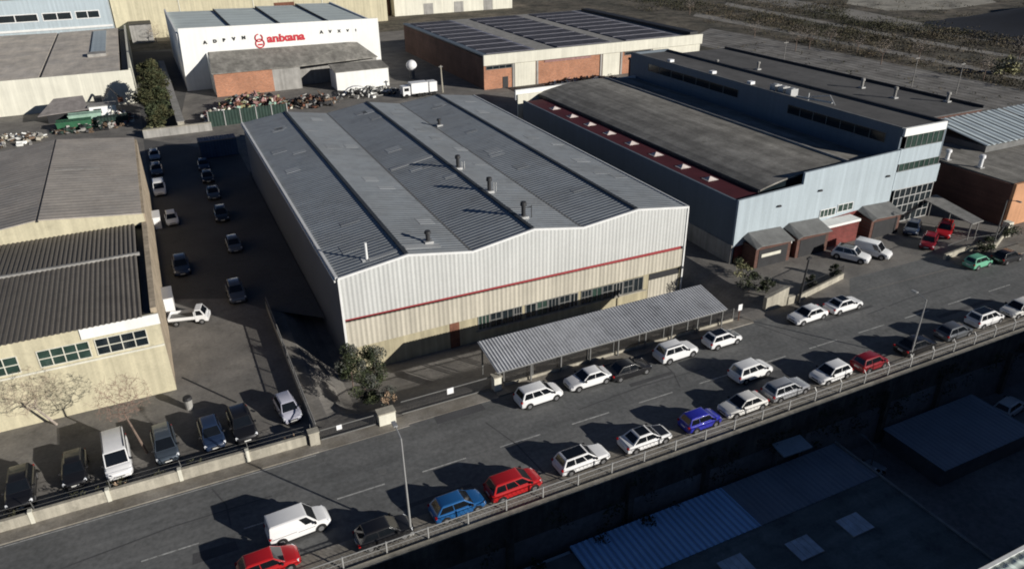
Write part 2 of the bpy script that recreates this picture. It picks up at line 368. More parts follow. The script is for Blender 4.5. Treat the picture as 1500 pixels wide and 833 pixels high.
for i in (1, 3, 5):
    x, z = prof[i]; MB().box(x-.2, x+.18, .1, RD+.1, z-.02, z+.13).build('ridge_cap', 'roof_ridge', W)
for i in (2, 4):
    x, z = prof[i]; MB().box(x-.12, x+.12, .1, RD+.1, z-.05, z+.03).build('valley_gutter', 'iron_grey', W)
t = MB()
for (a, za), (b, zb) in zip(prof, prof[1:]):
    t.hexa([(a, -.17, za-.08), (b, -.17, zb-.08), (b, .06, zb-.08), (a, .06, za-.08)], [(a, -.17, za+.14), (b, -.17, zb+.14), (b, .06, zb+.14), (a, .06, za+.14)])
t.build('front_trim', 'white_trim', W)
t = MB(); t.box(-.2, .06, .06, RD, 8.6, 8.86); t.box(-.34, -.22, 0, RD, 8.4, 8.58); t.build('gutter', 'white_trim', W)
# sheet laps across each slope and a few slipped or replaced sheets
rl = random.Random(3)
for (a, za), (b, zb) in zip(prof, prof[1:]):
    for _ in range(7):
        u = rl.uniform(.06, .7); y_ = rl.uniform(3, 57); du = rl.choice([.26, .26, .3]); x1_, x2_ = a+(b-a)*u, a+(b-a)*(u+du); z1_, z2_ = za+(zb-za)*u+.024, za+(zb-za)*(u+du)+.024; w_ = rl.choice([.9, 1.8])
        MB().slab([(x1_, y_, z1_), (x2_, y_, z2_), (x2_, y_+w_, z2_), (x1_, y_+w_, z1_)], .02).build('replaced_sheet', rl.choice(['roof_lap_a', 'roof_lap_b']), W)
t = MB(); t.box(39.95, 40.12, .06, RD, 8.6, 8.8); t.build('gutter', 'white_trim', W)
MB().box(-.06, .16, -.2, -.11, -1.8, 8.7).build('downpipe', 'white_trim', W); MB().box(39.8, 39.98, -.2, -.11, -1.8, 8.7).build('downpipe', 'white_trim', W)
# paler replaced roofing sheets
p = MB(); p.slab([(13.9, 27.9, roofz(13.9)+.035), (19.9, 28.3, roofz(19.9)+.035), (19.9, 29.1, roofz(19.9)+.035), (13.9, 28.7, roofz(13.9)+.035)], .03); p.build('roof_patch', 'roof_patch', W)
p = MB(); p.slab([(3.5, 1.35, roofz(3.5)+.035), (6.4, 1.35, roofz(6.4)+.035), (6.4, 2.0, roofz(6.4)+.035), (3.5, 2.0, roofz(3.5)+.035)], .03); p.build('roof_patch', 'roof_patch', W)
p = MB(); p.slab([(7.2, 1.5, roofz(7.2)+.035), (10.9, 1.7, roofz(10.9)+.035), (10.9, 2.5, roofz(10.9)+.035), (7.2, 2.3, roofz(7.2)+.035)], .03); p.build('roof_patch', 'roof_patch', W)
for x, y, h_ in ((20.95, 22.1, 1.7), (21.0, 12.5, 1.75), (21.0, 3.6, 1.75), (10.0, 3.0, 1.2), (27.0, 45.0, 1.0)):
    vent(W, x, y, roofz(x)+.1, h_)
v = MB(); v.cyl(3.4, 2.0, 8.9, 10.9, .13); v.box(2.9, 3.9, 1.6, 2.4, 8.95, 9.17); v.build('flue', 'white_trim', W)
v = MB()
for x in (21.7, 22.0): v.cyl(x, 12.8, 8.9, 10.6, .05, 6)
v.build('flue', 'galvanised', W)
v = MB()
for x in (21.6, 21.95): v.cyl(x, 22.4, 8.9, 10.4, .05, 6)
v.build('flue', 'galvanised', W)
v = MB(); v.bar((21.9, 3.5, 9), (21.9, 3.5, 10.9), .05); v.bar((21.0, 3.5, 10.75), (21.9, 3.5, 10.75), .05); v.build('flue', 'iron_dark', W)
MB().box(10.7, 11.75, -.05, .05, -1.8, 1.2).build('door', 'rust', W)
d = MB().box(35.3, 39.5, -.04, .05, -1.8, .5); do = d.build('shutter_door', 'facade_cream', W); MB().box(35.3, 39.5, -.045, .05, .52, 1.3).build('pane', 'iron_dark', do)
xx = 13.9
for i in range(15):
    wd = 1.05 if i not in (3, 8) else .7
    window(W, xx, xx+wd+.2, -.45, 1.2, 0, 2 if i % 3 else 3, 2 if i % 2 else 1, 'iron_grey' if i % 4 else 'concrete_grey', 'glass_dark' if i % 5 else 'glass_green', .08); xx += 1.38
MB().box(13.6, 35, -.16, 0, -.66, -.53).build('sill', 'concrete', W)

# ------------------------------------------------------------------ street canopy in front of it
K = thing('carport', 'long corrugated lean-to canopy in front of the red striped warehouse', 'carport', (24, -9.5, 0))
def cz(y): return 2.15+(y+11.7)/4.4*.75
rf = MB(); NN = 160
for i in range(NN):
    x = 10.75+26.0*i/NN; x2 = 10.75+26.0*(i+1)/NN; dz = .07 if i % 2 else 0; dz2 = 0 if i % 2 else .07
    rf.slab([(x, -11.75, cz(-11.75)+dz), (x2, -11.75, cz(-11.75)+dz2), (x2, -7.25, cz(-7.25)+dz2), (x, -7.25, cz(-7.25)+dz)], .03)
rf.build('roof_sheeting', 'canopy_sheet', K)
for i in range(9):
    x = 11.1+25.3*i/8
    f = MB(); f.box(x-.06, x+.06, -11.5, -11.38, 0, cz(-11.5)-.05); f.build('post', 'iron_grey', K)
    f = MB(); f.box(x-.06, x+.06, -7.55, -7.43, gz(x, -7.5), cz(-7.5)-.05); f.build('post', 'iron_grey', K)
f = MB(); f.box(10.8, 36.7, -11.62, -11.52, 1.93, 2.09); f.box(10.8, 36.7, -7.5, -7.4, 2.6, 2.76); f.build('beam', 'iron_grey', K)
F = thing('mesh_fence', 'dark mesh railing on a low wall under the front edge of the corrugated canopy', 'fence', (24, -11.1, 0))
MB().box(11.6, 38.2, -11.2, -11.02, 0, .38).build('low_wall', 'concrete', F)
f = MB()
for i in range(178): x = 11.7+.15*i; f.box(x-.012, x+.012, -11.13, -11.10, .38, 1.5)
f.box(11.6, 38.2, -11.14, -11.09, 1.46, 1.52); f.box(11.6, 38.2, -11.14, -11.09, .6, .64); f.build('bars', 'iron_dark', F)
for i in range(10):
    x = 11.65+26.5*i/9; MB().box(x-.05, x+.05, -11.17, -11.06, .38, 1.6).build('post', 'iron_grey', F)
P_ = thing('gate_pillar', 'whitewashed gate pillar at the left end of the corrugated canopy', 'pillar', (10.9, -11.2, 0))
MB().box(10.5, 11.2, -11.6, -10.95, 0, 1.5).build('shaft', 'cream_light', P_); MB().box(10.42, 11.28, -11.68, -10.87, 1.5, 1.62).build('cap', 'concrete', P_)
g2 = thing('sliding_gate', 'grey barred sliding gate with a small white notice left of the canopy', 'gate', (6, -11, 0))
f = MB(); f.box(1.9, 10.4, -11.05, -11.0, .08, .18); f.box(1.9, 10.4, -11.05, -11.0, 1.35, 1.43); f.build('gate_frame', 'iron_grey', g2)
f = MB()
for i in range(60): x = 1.95+.143*i; f.box(x-.013, x+.013, -11.045, -11.01, .18, 1.35)
f.build('bars', 'iron_dark', g2)
MB().box(6.15, 6.75, -11.09, -11.06, .85, 1.45).build('notice', 'plastic_white', g2)
g3 = thing('sliding_gate', 'dark metal gate with a round white notice between two stone gate piers', 'gate', (-2.8, -11.4, 0))
f = MB(); f.box(-5.2, -.35, -11.45, -11.4, .1, .2); f.box(-5.2, -.35, -11.45, -11.4, 1.05, 1.13); f.build('gate_frame', 'iron_grey', g3)
f = MB()
for i in range(34): x = -5.15+.143*i; f.box(x-.018, x+.018, -11.445, -11.41, .2, 1.05)
f.build('bars', 'iron_dark', g3)
MB().box(-3.85, -3.4, -11.5, -11.46, .7, 1.15).build('notice', 'plastic_white', g3)
P_ = thing('gate_pier', 'weathered stone gate pier at the end of the long cream wall', 'pier', (-5.7, -11.5, 0))
MB().box(-6.15, -5.35, -11.85, -11.2, 0, 1.25).build('shaft', 'concrete', P_); MB().box(-6.2, -5.3, -11.9, -11.15, 1.25, 1.36).build('cap', 'concrete', P_)
P_ = thing('gate_pier', 'broad cream stone gate pier between the two sliding gates', 'pier', (.3, -11.4, 0))
MB().box(-.3, 1.15, -11.8, -10.95, 0, 1.15).build('shaft', 'cream_light', P_); MB().box(-.36, 1.2, -11.86, -10.9, 1.15, 1.27).build('cap', 'concrete', P_)
sg = thing('traffic_sign', 'small white sign on a rusty pole at the right end of the canopy', 'sign', (38.75, -11.35, 0))
MB().cyl(38.75, -11.35, 0, 2.0, .05, 8).build('pole', 'rust', sg); MB().box(38.5, 39.0, -11.42, -11.39, 1.35, 2.05).build('sign_plate', 'plastic_white', sg)

# ------------------------------------------------------------------ cream works on the left
L_ = thing('factory_building', 'cream factory building with dark corrugated roof and gridded windows, at the left edge', 'building', (-35, 2, 0))
X0, X1 = -62, -15.5
MB().box(X0, X1, 1.95, 2.25, 0, 8.0).build('front_wall', 'cream_render', L_)
MB().box(X0, X1-.02, 1.8, 1.945, 4.85, 5.02).build('string_course', 'cream_light', L_)
MB().box(-21.6, -15.42, 1.83, 1.94, 7.05, 8.05).build('fascia', 'white_render', L_)
MB().box(-15.78, -15.5, 2.25, 58, 0, 8.05).build('side_wall', 'side_render', L_)
MB().box(-15.95, -15.46, 2.26, 24.3, 8.06, 8.5).build('parapet', 'side_render', L_)
MB().box(-16.05, -15.46, 24.9, 58, 8.06, 9.25).build('parapet', 'side_render', L_)
for a, b in ((-20.72, -16.7), (-25.05, -21.2), (-30.6, -26.5), (-35.6, -31.4)): window(L_, a, b, 5.25, 6.8, 1.94, 4, 2, 'cream_light', 'glass_green' if a < -21 else 'glass_dark', .075)
for (x0, x1, z) in ((-44, -41, 5.3),): window(L_, x0, x1, z, z+1.5, 1.94, 4, 2, 'white_trim', 'glass_green', .1)
rf = MB()
def corr_slope(mb, x0, x1, ya, za, yb, zb, per, amp):
    n = int((x1-x0)/per)*2
    for i in range(n):
        xa, xb = x0+(x1-x0)*i/n, x0+(x1-x0)*(i+1)/n; a, b = (amp, 0) if i % 2 else (0, amp)
        mb.slab([(xa, ya, za+a), (xb, ya, za+b), (xb, yb, zb+b), (xa, yb, zb+a)], .05)
corr_slope(rf, X0, -16.7, 1.8, 8.05, 14.9, 8.5, .42, .09); rf.build('roof_slope', 'dark_corrugated', L_)
rf = MB(); corr_slope(rf, X0, -16.7, 15.2, 8.5, 24.6, 8.3, .42, .10); rf.build('roof_slope', 'dark_corrugated', L_)
MB().box(X0, -16.4, 14.88, 15.22, 8.45, 8.72).build('ridge_cap', 'concrete_grey', L_)
MB().box(-16.7, -15.97, 2.3, 24.4, 7.6, 7.8).build('box_gutter', 'iron_dark', L_)
gp = [(-50, 8.9), (-42, 8.4), (-25.6, 10.35), (-15.6, 9.35)]
MB().wall([(X0, 8.0), (X0, 9.6)]+gp+[(-15.6, 8.1)], 24.6, 24.85).build('gable_wall', 'cream_render', L_)
ext = [(X0, 9.6)]+gp
for (a, za), (b, zb) in zip(ext, ext[1:]):
    MB().slab([(a+.1, 24.5, za+.12), (b-.14, 24.5, zb+.12), (b-.14, 58.2, zb+.12), (a+.1, 58.2, za+.12)], .12).build('roof_slope', 'brown_roof', L_)
MB().box(-25.74, -25.5, 24.5, 58.2, 10.2, 10.42).build('ridge_gap', 'iron_dark', L_)
MB().box(-15.98, -15.78, 24.9, 58, 9.05, 9.27).build('box_gutter', 'iron_dark', L_)
p = MB(); p.slab([(-24.9, 42.5, 10.45), (-20, 42.7, 9.96), (-20, 43.1, 9.96), (-24.9, 42.9, 10.45)], .03); p.build('roof_patch', 'concrete_grey', L_)
p = MB(); p.slab([(-32, 39, 9.76), (-28, 39.4, 10.2), (-28, 39.8, 10.2), (-32, 39.4, 9.76)], .03); p.build('roof_patch', 'concrete_grey', L_)
MB().box(X0, -15.8, 57.7, 58, 0, 9.2).build('back_wall', 'cream_render', L_)

# ------------------------------------------------------------------ buildings in the background, left to right
T = thing('workshop', 'flat brown roofed workshop with a cream front wall, behind the scrap at top left', 'workshop', (-40, 127, 0))
MB().box(-75, -15.3, 127, 127.4, 0, 7.3).build('front_wall', 'cream_light', T)
MB().box(-15.75, -15.3, 127.4, 203, 0, 7.6).build('side_wall', 'cream_light', T)
for a, b, za, zb in ((-75, -49, 6.6, 6.9), (-49, -33.5, 6.9, 6.7), (-33.5, -17.3, 6.7, 6.9)):
    MB().slab([(a+.3, 127.4, za), (b-.3, 127.4, zb), (b-.3, 203, zb), (a+.3, 203, za)], .3).build('roof_slope', 'tan_roof', T)
for x in (-49, -33.5): MB().box(x-.3, x+.3, 127.5, 203, 6.3, 6.5).build('roof_gap', 'iron_dark', T)
MB().box(-17.3, -15.8, 127.4, 203, 6.0, 6.2).build('box_gutter', 'iron_dark', T)
MB().box(-75, -15.8, 202.6, 203, 0, 6.5).build('back_wall', 'cream_light', T)
MB().box(-24.5, -20.4, 152, 156, 6.8, 7.5).build('roof_hatch', 'concrete_grey', T)
MB().box(-24, -20.6, 156.3, 198, 6.95, 7.1).build('roof_light', 'bluegrey_clad', T)
B_ = thing('office_building', 'pale blue grey block with long dark strip windows, far top left', 'building', (-45, 213, 0))
MB().box(-95, -18.8, 213, 240, 0, 15.5).build('wall', 'bluegrey_clad', B_); MB().box(-95.4, -18.4, 212.6, 240.4, 15.5, 16).build('roof', 'concrete_grey', B_)
for a, b in ((-70, -58), (-56.5, -38.6), (-37.3, -29.6), (-28.4, -21.9)): window(B_, a, b, 9.1, 11.2, 212.98, 2 if b-a < 9 else 3, 1, 'white_trim', 'glass_dark', .25)
MB().box(-95, -18.9, 212.7, 212.97, 6.3, 6.9).build('ledge', 'white_trim', B_)
Y_ = thing('warehouse', 'tall windowless pale yellow warehouse wall along the top of the photo', 'warehouse', (20, 228, 0))
MB().box(-18.5, 74, 226, 290, 0, 19).build('wall', 'cream_render', Y_); MB().box(-18.7, 74.2, 225.8, 290.2, 19, 19.4).build('roof', 'brown_roof', Y_)
for x in (2, 26, 50): MB().box(x-.15, x+.15, 225.8, 225.98, 0, 19).build('pilaster', 'cream_light', Y_)
MB().box(33, 40, 225.85, 225.99, 6.4, 8.8).build('dark_opening', 'rust', Y_)
s = thing('annexe', 'small grey shed with a dark doorway against the pale yellow warehouse', 'shed', (-12, 221, 0))
MB().box(-14.5, -8, 217, 225.7, 0, 5.6).build('wall', 'concrete_grey', s); MB().box(-14.6, -7.9, 216.9, 225.75, 5.6, 5.85).build('roof', 'iron_dark', s)
Q = thing('warehouse', 'white showroom warehouse with red lettering and a small round emblem', 'warehouse', (20, 134, 0))
MB().wall([(-4.3, 0), (-3.7, 14.3), (44, 13.4), (44, 0)], 134, 134.5).build('front_wall', 'white_render', Q)
MB().box(-4.2, -3.8, 134.5, 186, 0, 13.2).build('side_wall', 'white_render', Q); MB().box(43.5, 43.9, 134.5, 186, 0, 12.4).build('side_wall', 'white_render', Q)
for a, b in ((-3.8, 9), (9.3, 21), (21.3, 33), (33.3, 43.5)):
    MB().slab([(a, 134.5, 12.6), (b, 134.5, 12.2), (b, 186, 12.0), (a, 186, 12.4)], .3).build('roof_slope', 'pale_sheet', Q)
for x in (9.15, 21.15, 33.15): MB().box(x-.14, x+.14, 134.5, 186, 11.7, 12.5).build('roof_joint', 'iron_dark', Q)
MB().box(-4, 43.7, 185.7, 186, 0, 11.8).build('back_wall', 'white_render', Q)
def text(name, s_, x, z, h_, y, m, parent, bold=.03, sx=1.0):
    cu = bpy.data.curves.new(name, 'FONT'); cu.body = s_; cu.size = h_; cu.extrude = .05; cu.offset = bold*h_
    tmp = bpy.data.objects.new(name, cu); C.objects.link(tmp); bpy.context.view_layer.update()
    me = bpy.data.meshes.new_from_object(tmp.evaluated_get(bpy.context.evaluated_depsgraph_get())); bpy.data.objects.remove(tmp)
    me.name = name; me.materials.clear(); me.materials.append(MATS[m]); o = bpy.data.objects.new(name, me); C.objects.link(o)
    pl = ORI[parent]; o.parent = parent; o.location = (x-pl.x, y-pl.y, z-pl.z); o.rotation_euler = (R(90), 0, 0); o.scale = (sx, 1, 1); return o
text('red_lettering', 'anixana', 15.9, 9.7, 2.6, 133.93, 'sign_red', Q, .04, 1.16)
e = MB()
for cx_, cz_, r in ((14.0, 10.9, .85), (14.1, 9.6, 1.0)):
    for i in range(20):
        a, b = 2*math.pi*i/20, 2*math.pi*(i+1)/20
        if cz_ > 10 and 3 <= i <= 4: continue
        e.bar((cx_+r*math.cos(a), 133.9, cz_+r*math.sin(a)), (cx_+r*math.cos(b), 133.9, cz_+r*math.sin(b)), .17)
e.box(13.6, 14.7, 133.85, 133.97, 9.15, 9.5); e.build('emblem', 'sign_red', Q)
for i, c_ in enumerate('ADPVN'): text('black_letter', c_, 1.3+2.2*i, 10.5+.1*i, .95, 133.93, 'sign_black', Q, .08, 1.1)
for i, c_ in enumerate('AVXVI'): text('black_letter', c_, 28.9+2.25*i, 10.8-.03*i, .95-.06*i, 133.93, 'sign_black', Q, .07, 1.1)
A = thing('annexe', 'brick lean-to with a grey sheet roof in front of the white showroom', 'annexe', (18, 128, 0))
MB().wall([(1.4, 0), (1.4, 5.2), (14.5, 5.2), (14.5, 0)], 124, 124.4).build('brick_wall', 'brick_orange', A)
MB().wall([(14.5, 0), (14.5, 5.2), (21, 5.2), (21, 0)], 124, 124.4).build('plaster_wall', 'concrete_grey', A)
MB().wall([(21, 0), (21, 5.0), (41, 5.0), (41, 0)], 128, 128.4).build('plaster_wall', 'concrete_grey', A)
MB().wallx([(124.4, 0), (124.4, 5.2), (133.9, 8.4), (133.9, 0)], 1.4, 1.8).build('side_wall', 'white_render', A)
MB().slab([(1.0, 123.6, 5.4), (21.2, 123.6, 5.35), (36, 133.9, 8.2), (2.0, 133.9, 8.6)], .2).build('roof', 'grey_roof', A)
MB().slab([(21.4, 123.7, 5.35), (41, 126.6, 5.3), (38, 133.9, 8.0), (36.2, 133.9, 8.2)], .2).build('roof', 'grey_roof', A)
N_ = thing('shed', 'low white block shed with a grey roof beside the brick lean-to', 'shed', (34, 119, 0))
MB().box(27.8, 40.6, 116.8, 123, 0, 4.2).build('wall', 'white_render', N_); MB().slab([(27.6, 116.7, 4.35), (40.8, 116.7, 4.35), (40.8, 123.3, 5.1), (27.6, 123.3, 5.1)], .14).build('roof', 'grey_roof', N_)
MB().box(40.62, 40.8, 117.4, 118.6, 0, 2.4).build('door', 'iron_dark', N_)
D = thing('factory_building', 'orange brick factory with three bands of dark roof panels and pale fascia', 'building', (90, 101, 0))
MB().box(59, 121.5, 101.05, 101.4, 0, 7).build('front_wall', 'brick_orange', D)
MB().box(59, 59.4, 101.4, 160, 0, 7.6).build('side_wall', 'brick_brown', D); MB().box(121.1, 121.5, 101.4, 160, 0, 7.6).build('side_wall', 'cream_light', D)
MB().box(58.8, 121.8, 100.5, 101.04, 5.6, 8.0).build('fascia', 'cream_light', D)
for a, b in ((67, 72.5), (91.5, 96.5), (106.5, 121.5)): MB().box(a, b, 100.9, 101.06, 0, 5.6).build('render_panel', 'cream_light', D)
for x in (66.6, 73, 91, 97, 106): MB().box(x-.25, x+.25, 100.85, 101.03, 0, 5.6).build('pilaster', 'concrete_grey', D)
for a, b in ((59.6, 66.2), (98, 105.6), (107.5, 113)): window(D, a, b, 4.6, 5.35, 101.0, 4, 1, 'iron_grey', 'glass_dark', .1)
MB().box(63.8, 65.2, 100.95, 101.06, 0, 2.6).build('door', 'iron_dark', D); MB().box(75, 88, 100.94, 101.06, 4.9, 5.4).build('red_sign_band', 'rust_pink', D)
MB().box(58.8, 60.2, 101.2, 160, 7.66, 7.98).build('eaves_strip', 'blueshade_clad', D); MB().slab([(59, 101.1, 7.6), (121.5, 101.1, 7.7), (121.5, 160, 7.9), (59, 160, 7.9)], .3).build('roof', 'concrete_grey', D)
for a, b in ((60.5, 73.5), (79.5, 95), (99.5, 116)):
    for j in range(9):
        y0 = 103+6.2*j; dz = 7.72+.2*(y0-101)/59
        fo = MB().box(a, b, y0, y0+5.7, dz+.05, dz+.14).build('solar_array', 'solar_frame', D)
        q = MB()
        for i in range(int((b-a)/1.7)): q.box(a+.15+1.7*i, a+1.72+1.7*i, y0+.15, y0+5.55, dz+.1, dz+.2)
        q.build('panels', 'solar', fo)
MB().box(118.5, 121, 101.6, 158, 7.9, 8.6).build('roof_gutter', 'iron_dark', D)
Z = thing('warehouse', 'pale cream warehouse cut off by the top edge above the brick factory', 'warehouse', (110, 240, 0))
MB().box(80, 131, 236, 275, 0, 12).build('wall', 'cream_light', Z); MB().box(79.7, 131.3, 235.7, 275.3, 12, 12.5).build('roof', 'concrete_grey', Z)
for x in (92, 105, 118): MB().box(x, x+4, 235.9, 236.05, 0, 4).build('gate_door', 'concrete_grey', Z)
Z2 = thing('shed', 'dark brick shed with a tall brown door at the top edge', 'shed', (70, 232, 0))
MB().box(75.2, 79.3, 240, 260, 0, 9).build('wall', 'brick_brown', Z2); MB().box(75, 79.5, 239.8, 260.2, 9, 9.3).build('roof', 'iron_dark', Z2); MB().box(76, 78.6, 239.85, 240.02, 0, 5).build('door', 'wood_brown', Z2)

# ------------------------------------------------------------------ blue grey works on the right
U = thing('factory_building', 'blue grey factory with a maroon roof strip and a taller office block on its right', 'building', (62, 0, 0))
MB().wall([(47.4, .0), (47.4, 8.15), (57.3, 8.55), (57.3, 10.0), (73.5, 10.5), (73.5, 3.6), (67, 3.3), (47.5, 2.2)], 0, .3).build('front_wall', 'bluegrey_clad', U)
MB().wall([(47.45, -.4), (47.45, 2.25), (73.4, 3.7), (73.4, -.4)], .05, .32).build('brick_base', 'brick_red', U)
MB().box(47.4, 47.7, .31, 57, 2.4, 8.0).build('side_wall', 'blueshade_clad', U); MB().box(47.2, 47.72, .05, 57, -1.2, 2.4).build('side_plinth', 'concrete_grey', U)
MB().slab([(47.7, .3, 7.75), (51.8, .3, 7.8), (51.8, 57, 7.8), (47.7, 57, 7.75)], .2).build('maroon_roof', 'maroon', U)
for i, y in enumerate((49.9, 43.9, 38.2, 32.4, 26.3, 20.2, 14.1, 8.5)):
    q = MB(); q.add([(49.3, y-.6, 7.83), (50.7, y-.6, 7.83), (50.7, y+.6, 7.83), (49.3, y+.6, 7.83), (50.0, y, 8.2)], [[0, 1, 4], [1, 2, 4], [2, 3, 4], [3, 0, 4]]); q.box(49.2, 50.8, y-.7, y+.7, 7.79, 7.83); q.build('skylight', 'skylight', U)
cv = MB(); NC = 16
def carc(u): return 8.2+.55*u+1.35*math.sin(math.pi*u)**.9*(1-.3*u)
for i in range(NC):
    a, b = i/NC, (i+1)/NC; xa, xb = 52+21.5*a, 52+21.5*b
    cv.slab([(xa, 1.6, carc(a)), (xb, 1.6, carc(b)), (xb, 60, carc(b)), (xa, 60, carc(a))], .2)
cv.build('curved_roof', 'grey_roof', U, smooth=40)
MB().wall([(52, 7.7)]+[(52+21.5*i/NC, carc(i/NC)-.21) for i in range(NC+1)]+[(73.5, 7.7)], 1.7, 1.9).build('roof_end_wall', 'glass_dark', U)
MB().box(51.8, 52.0, 1.7, 60, 7.7, 8.12).build('upstand', 'iron_dark', U)
MB().box(66.2, 66.55, 1.7, 60, carc(.66)-.05, carc(.66)+.25).build('roof_rib', 'concrete_grey', U)
MB().box(47.7, 73.4, 59.7, 60, 0, 8.4).build('back_wall', 'cream_light', U); MB().box(47.4, 74, 60.02, 60.4, 7.4, 9.2).build('back_parapet', 'white_render', U)
# office block
fy = 0
MB().box(73.52, 81.3, -.06, .3, 12.3, 13.35).build('parapet', 'white_render', U)
MB().box(73.52, 81.2, -.04, .3, 8.6, 10.6).build('band', 'bluegrey_clad', U); MB().box(73.52, 82.0, -.04, .3, 5.0, 7.5).build('band', 'bluegrey_clad', U)
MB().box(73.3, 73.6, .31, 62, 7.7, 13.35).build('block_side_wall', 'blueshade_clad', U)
window(U, 74.2, 81.2, 10.62, 12.28, .1, 7, 1, 'iron_grey', 'glass_green', .1); window(U, 73.9, 81.6, 7.52, 8.58, .1, 8, 1, 'iron_grey', 'glass_green', .1)
window(U, 74.2, 81.6, .1, 4.95, .05, 7, 4, 'galvanised', 'glass_dark', .12)
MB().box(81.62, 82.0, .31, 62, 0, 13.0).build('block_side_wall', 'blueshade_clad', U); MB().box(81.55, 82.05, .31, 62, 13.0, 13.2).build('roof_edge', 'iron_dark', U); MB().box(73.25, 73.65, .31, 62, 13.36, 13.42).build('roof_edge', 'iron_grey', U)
MB().slab([(73.6, .3, 12.9), (81.6, .3, 12.9), (81.6, 62, 12.9), (73.6, 62, 12.9)], .3).build('block_roof', 'bitumen', U)
MB().box(73.6, 82, 61.7, 62.1, 0, 13.3).build('back_wall', 'blueshade_clad', U)
for a, b in ((2.5, 20), (31, 56)): windowx(U, a, b, 10.9, 12.2, 73.3, 7)
for i in range(3): q = MB(); q.box(74.6, 76.0, 24.5-1.7*i, 25.6-1.7*i, 12.9, 14.0); q.cyl(75.3, 25.05-1.7*i, 14.0, 14.1, .42); q.build('air_unit', ['galvanised'], U)
q = MB(); q.bar((74.5, 19.8, 13.3), (75.3, 13.8, 13.5), .16); q.bar((75.2, 19, 13.3), (76, 15, 14.2), .1); q.bar((76, 15, 14.2), (75, 13, 13.4), .1); q.bar((75, 18, 13.0), (75, 18, 14.1), .08); q.build('roof_duct', 'galvanised', U)
for y in (30.5, 40, 52): MB().box(75.2, 76.1, y, y+.9, 12.9, 13.35).build('roof_light', 'plastic_white', U)
for (x0, x1) in ((48.9, 54.4), (55.4, 60.6), (68.0, 73.3)):
    po = MB(); po.box(x0, x1, -2.3, 0, -.3, 2.6); pr = po.build('porch', 'brick_brown', U); MB().box(x0+.5, x1-.5, -2.34, -2.28, -.2, 2.3).build('opening', 'iron_dark', pr); (MB().box(x0+.9, x1-1.6, -2.4, -2.35, 1.3, 1.7).build('notice', 'cream_light', pr) if x0 < 50 else None)
    q = MB(); xm = x0+.55; q.slab([(x0-.2, -2.6, 2.7), (xm, -2.6, 2.95), (xm, .0, 3.75), (x0-.2, 0, 3.3)], .1); q.slab([(xm, -2.6, 2.95), (x1+.2, -2.6, 2.75), (x1+.2, 0, 3.55), (xm, 0, 3.75)], .1); q.build('porch_roof', 'iron_grey', pr)
for (x0, x1, z) in ((52.6, 55.0, 1.9), (60.8, 66.4, 2.7)):
    po = MB().box(x0, x1, -1.7, .0, -.3, z).build('brick_bay', 'brick_red', U); MB().box(x0-.1, x1+.1, -1.8, 0, z, z+.32).build('coping', 'white_render', po)
window(U, 61.0, 63.6, 3.5, 4.5, -.02, 4, 1, 'white_trim', 'glass_green', .08); window(U, 64.0, 66.6, 3.7, 4.7, -.02, 3, 1, 'white_trim', 'glass_green', .08)
for x, z in ((53.5, 6.3), (60.0, 7.2), (71.8, 7.2)): MB().box(x, x+.5, -.25, 0, z, z+.2).build('wall_lamp', 'iron_dark', U)
V_ = thing('flat_roofed_hall', 'wide flat dark roofed hall with small chimneys behind the blue grey office block', 'hall', (92, 30, 0))
MB().box(82.4, 108.5, 13, 76, 0, 8.9).build('wall', 'brick_brown', V_)
MB().box(82.25, 108.7, 12.8, 76.2, 8.9, 9.1).build('roof', 'bitumen', V_)
q = MB(); q.box(108.4, 108.8, 12.9, 76, 9.1, 9.5); q.box(82.2, 82.6, 12.9, 76, 9.1, 9.4); q.build('parapet', 'iron_dark', V_)
for x, y, h_ in ((98.3, 53.8, 1.5), (103.0, 32.3, 1.7), (101.6, 24.2, 1.9), (107.0, 18.3, 1.6), (93, 60, 1.4)): vent(V_, x, y, 9.2, h_, .3, 'concrete_grey', 'chimney')
H_ = thing('brick_building', 'brown brick building with a dark flat roof and orange street front at the right edge', 'building', (98, 0, 0))
MB().box(87.3, 87.7, -7.2, 9.5, 0, 5.8).build('side_wall', 'brick_brown', H_); MB().box(87.3, 140, -7.6, -7.2, 0, 6.0).build('front_wall', 'orange_render', H_)
MB().slab([(87.7, -7.2, 5.9), (140, -7.2, 5.9), (140, 3.0, 6.1), (96, 3.0, 6.1), (96, 9.4, 6.1), (87.7, 9.4, 6.1)], .3).build('roof', 'grey_roof', H_); MB().slab([(82.3, 9.5, 5.7), (96, 9.5, 5.7), (96, 12.7, 5.8), (82.3, 12.7, 5.8)], .3).build('roof', 'bitumen', H_); MB().box(87.7, 95.9, 9.3, 9.6, 0, 5.4).build('back_wall', 'brick_brown', H_)
for x, y, h_ in ((88.6, 3.6, 1.6), (89.5, -.8, 1.9)): vent(H_, x, y, 6.0, h_, .35, 'plastic_white', 'chimney')
for a in (91, 96, 101): window(H_, a, a+2.6, 2.2, 4.0, -7.62, 3, 2, 'white_trim', 'glass_dark', .1)
J_ = thing('corrugated_shed', 'pale corrugated shed roof at the right edge behind the office block', 'shed', (106, 8, 0))
MB().box(96.4, 133.8, 3.3, 12.4, 0, 6.9).build('wall', 'iron_grey', J_)
for k_, (xa_, xb_) in enumerate(((96.2, 112.4), (113.0, 134))):
    q = MB(); n = int((xb_-xa_)/.42)
    for i in range(n):
        xa, xb = xa_+(xb_-xa_)*i/n, xa_+(xb_-xa_)*(i+1)/n; dz, d2 = (.12, 0) if i % 2 else (0, .12)
        q.slab([(xa, 3.1, 7.1+dz), (xb, 3.1, 7.1+d2), (xb, 12.6, 8.6+d2), (xa, 12.6, 8.6+dz)], .06)
    q.build('roof_slope', 'light_corrugated', J_)
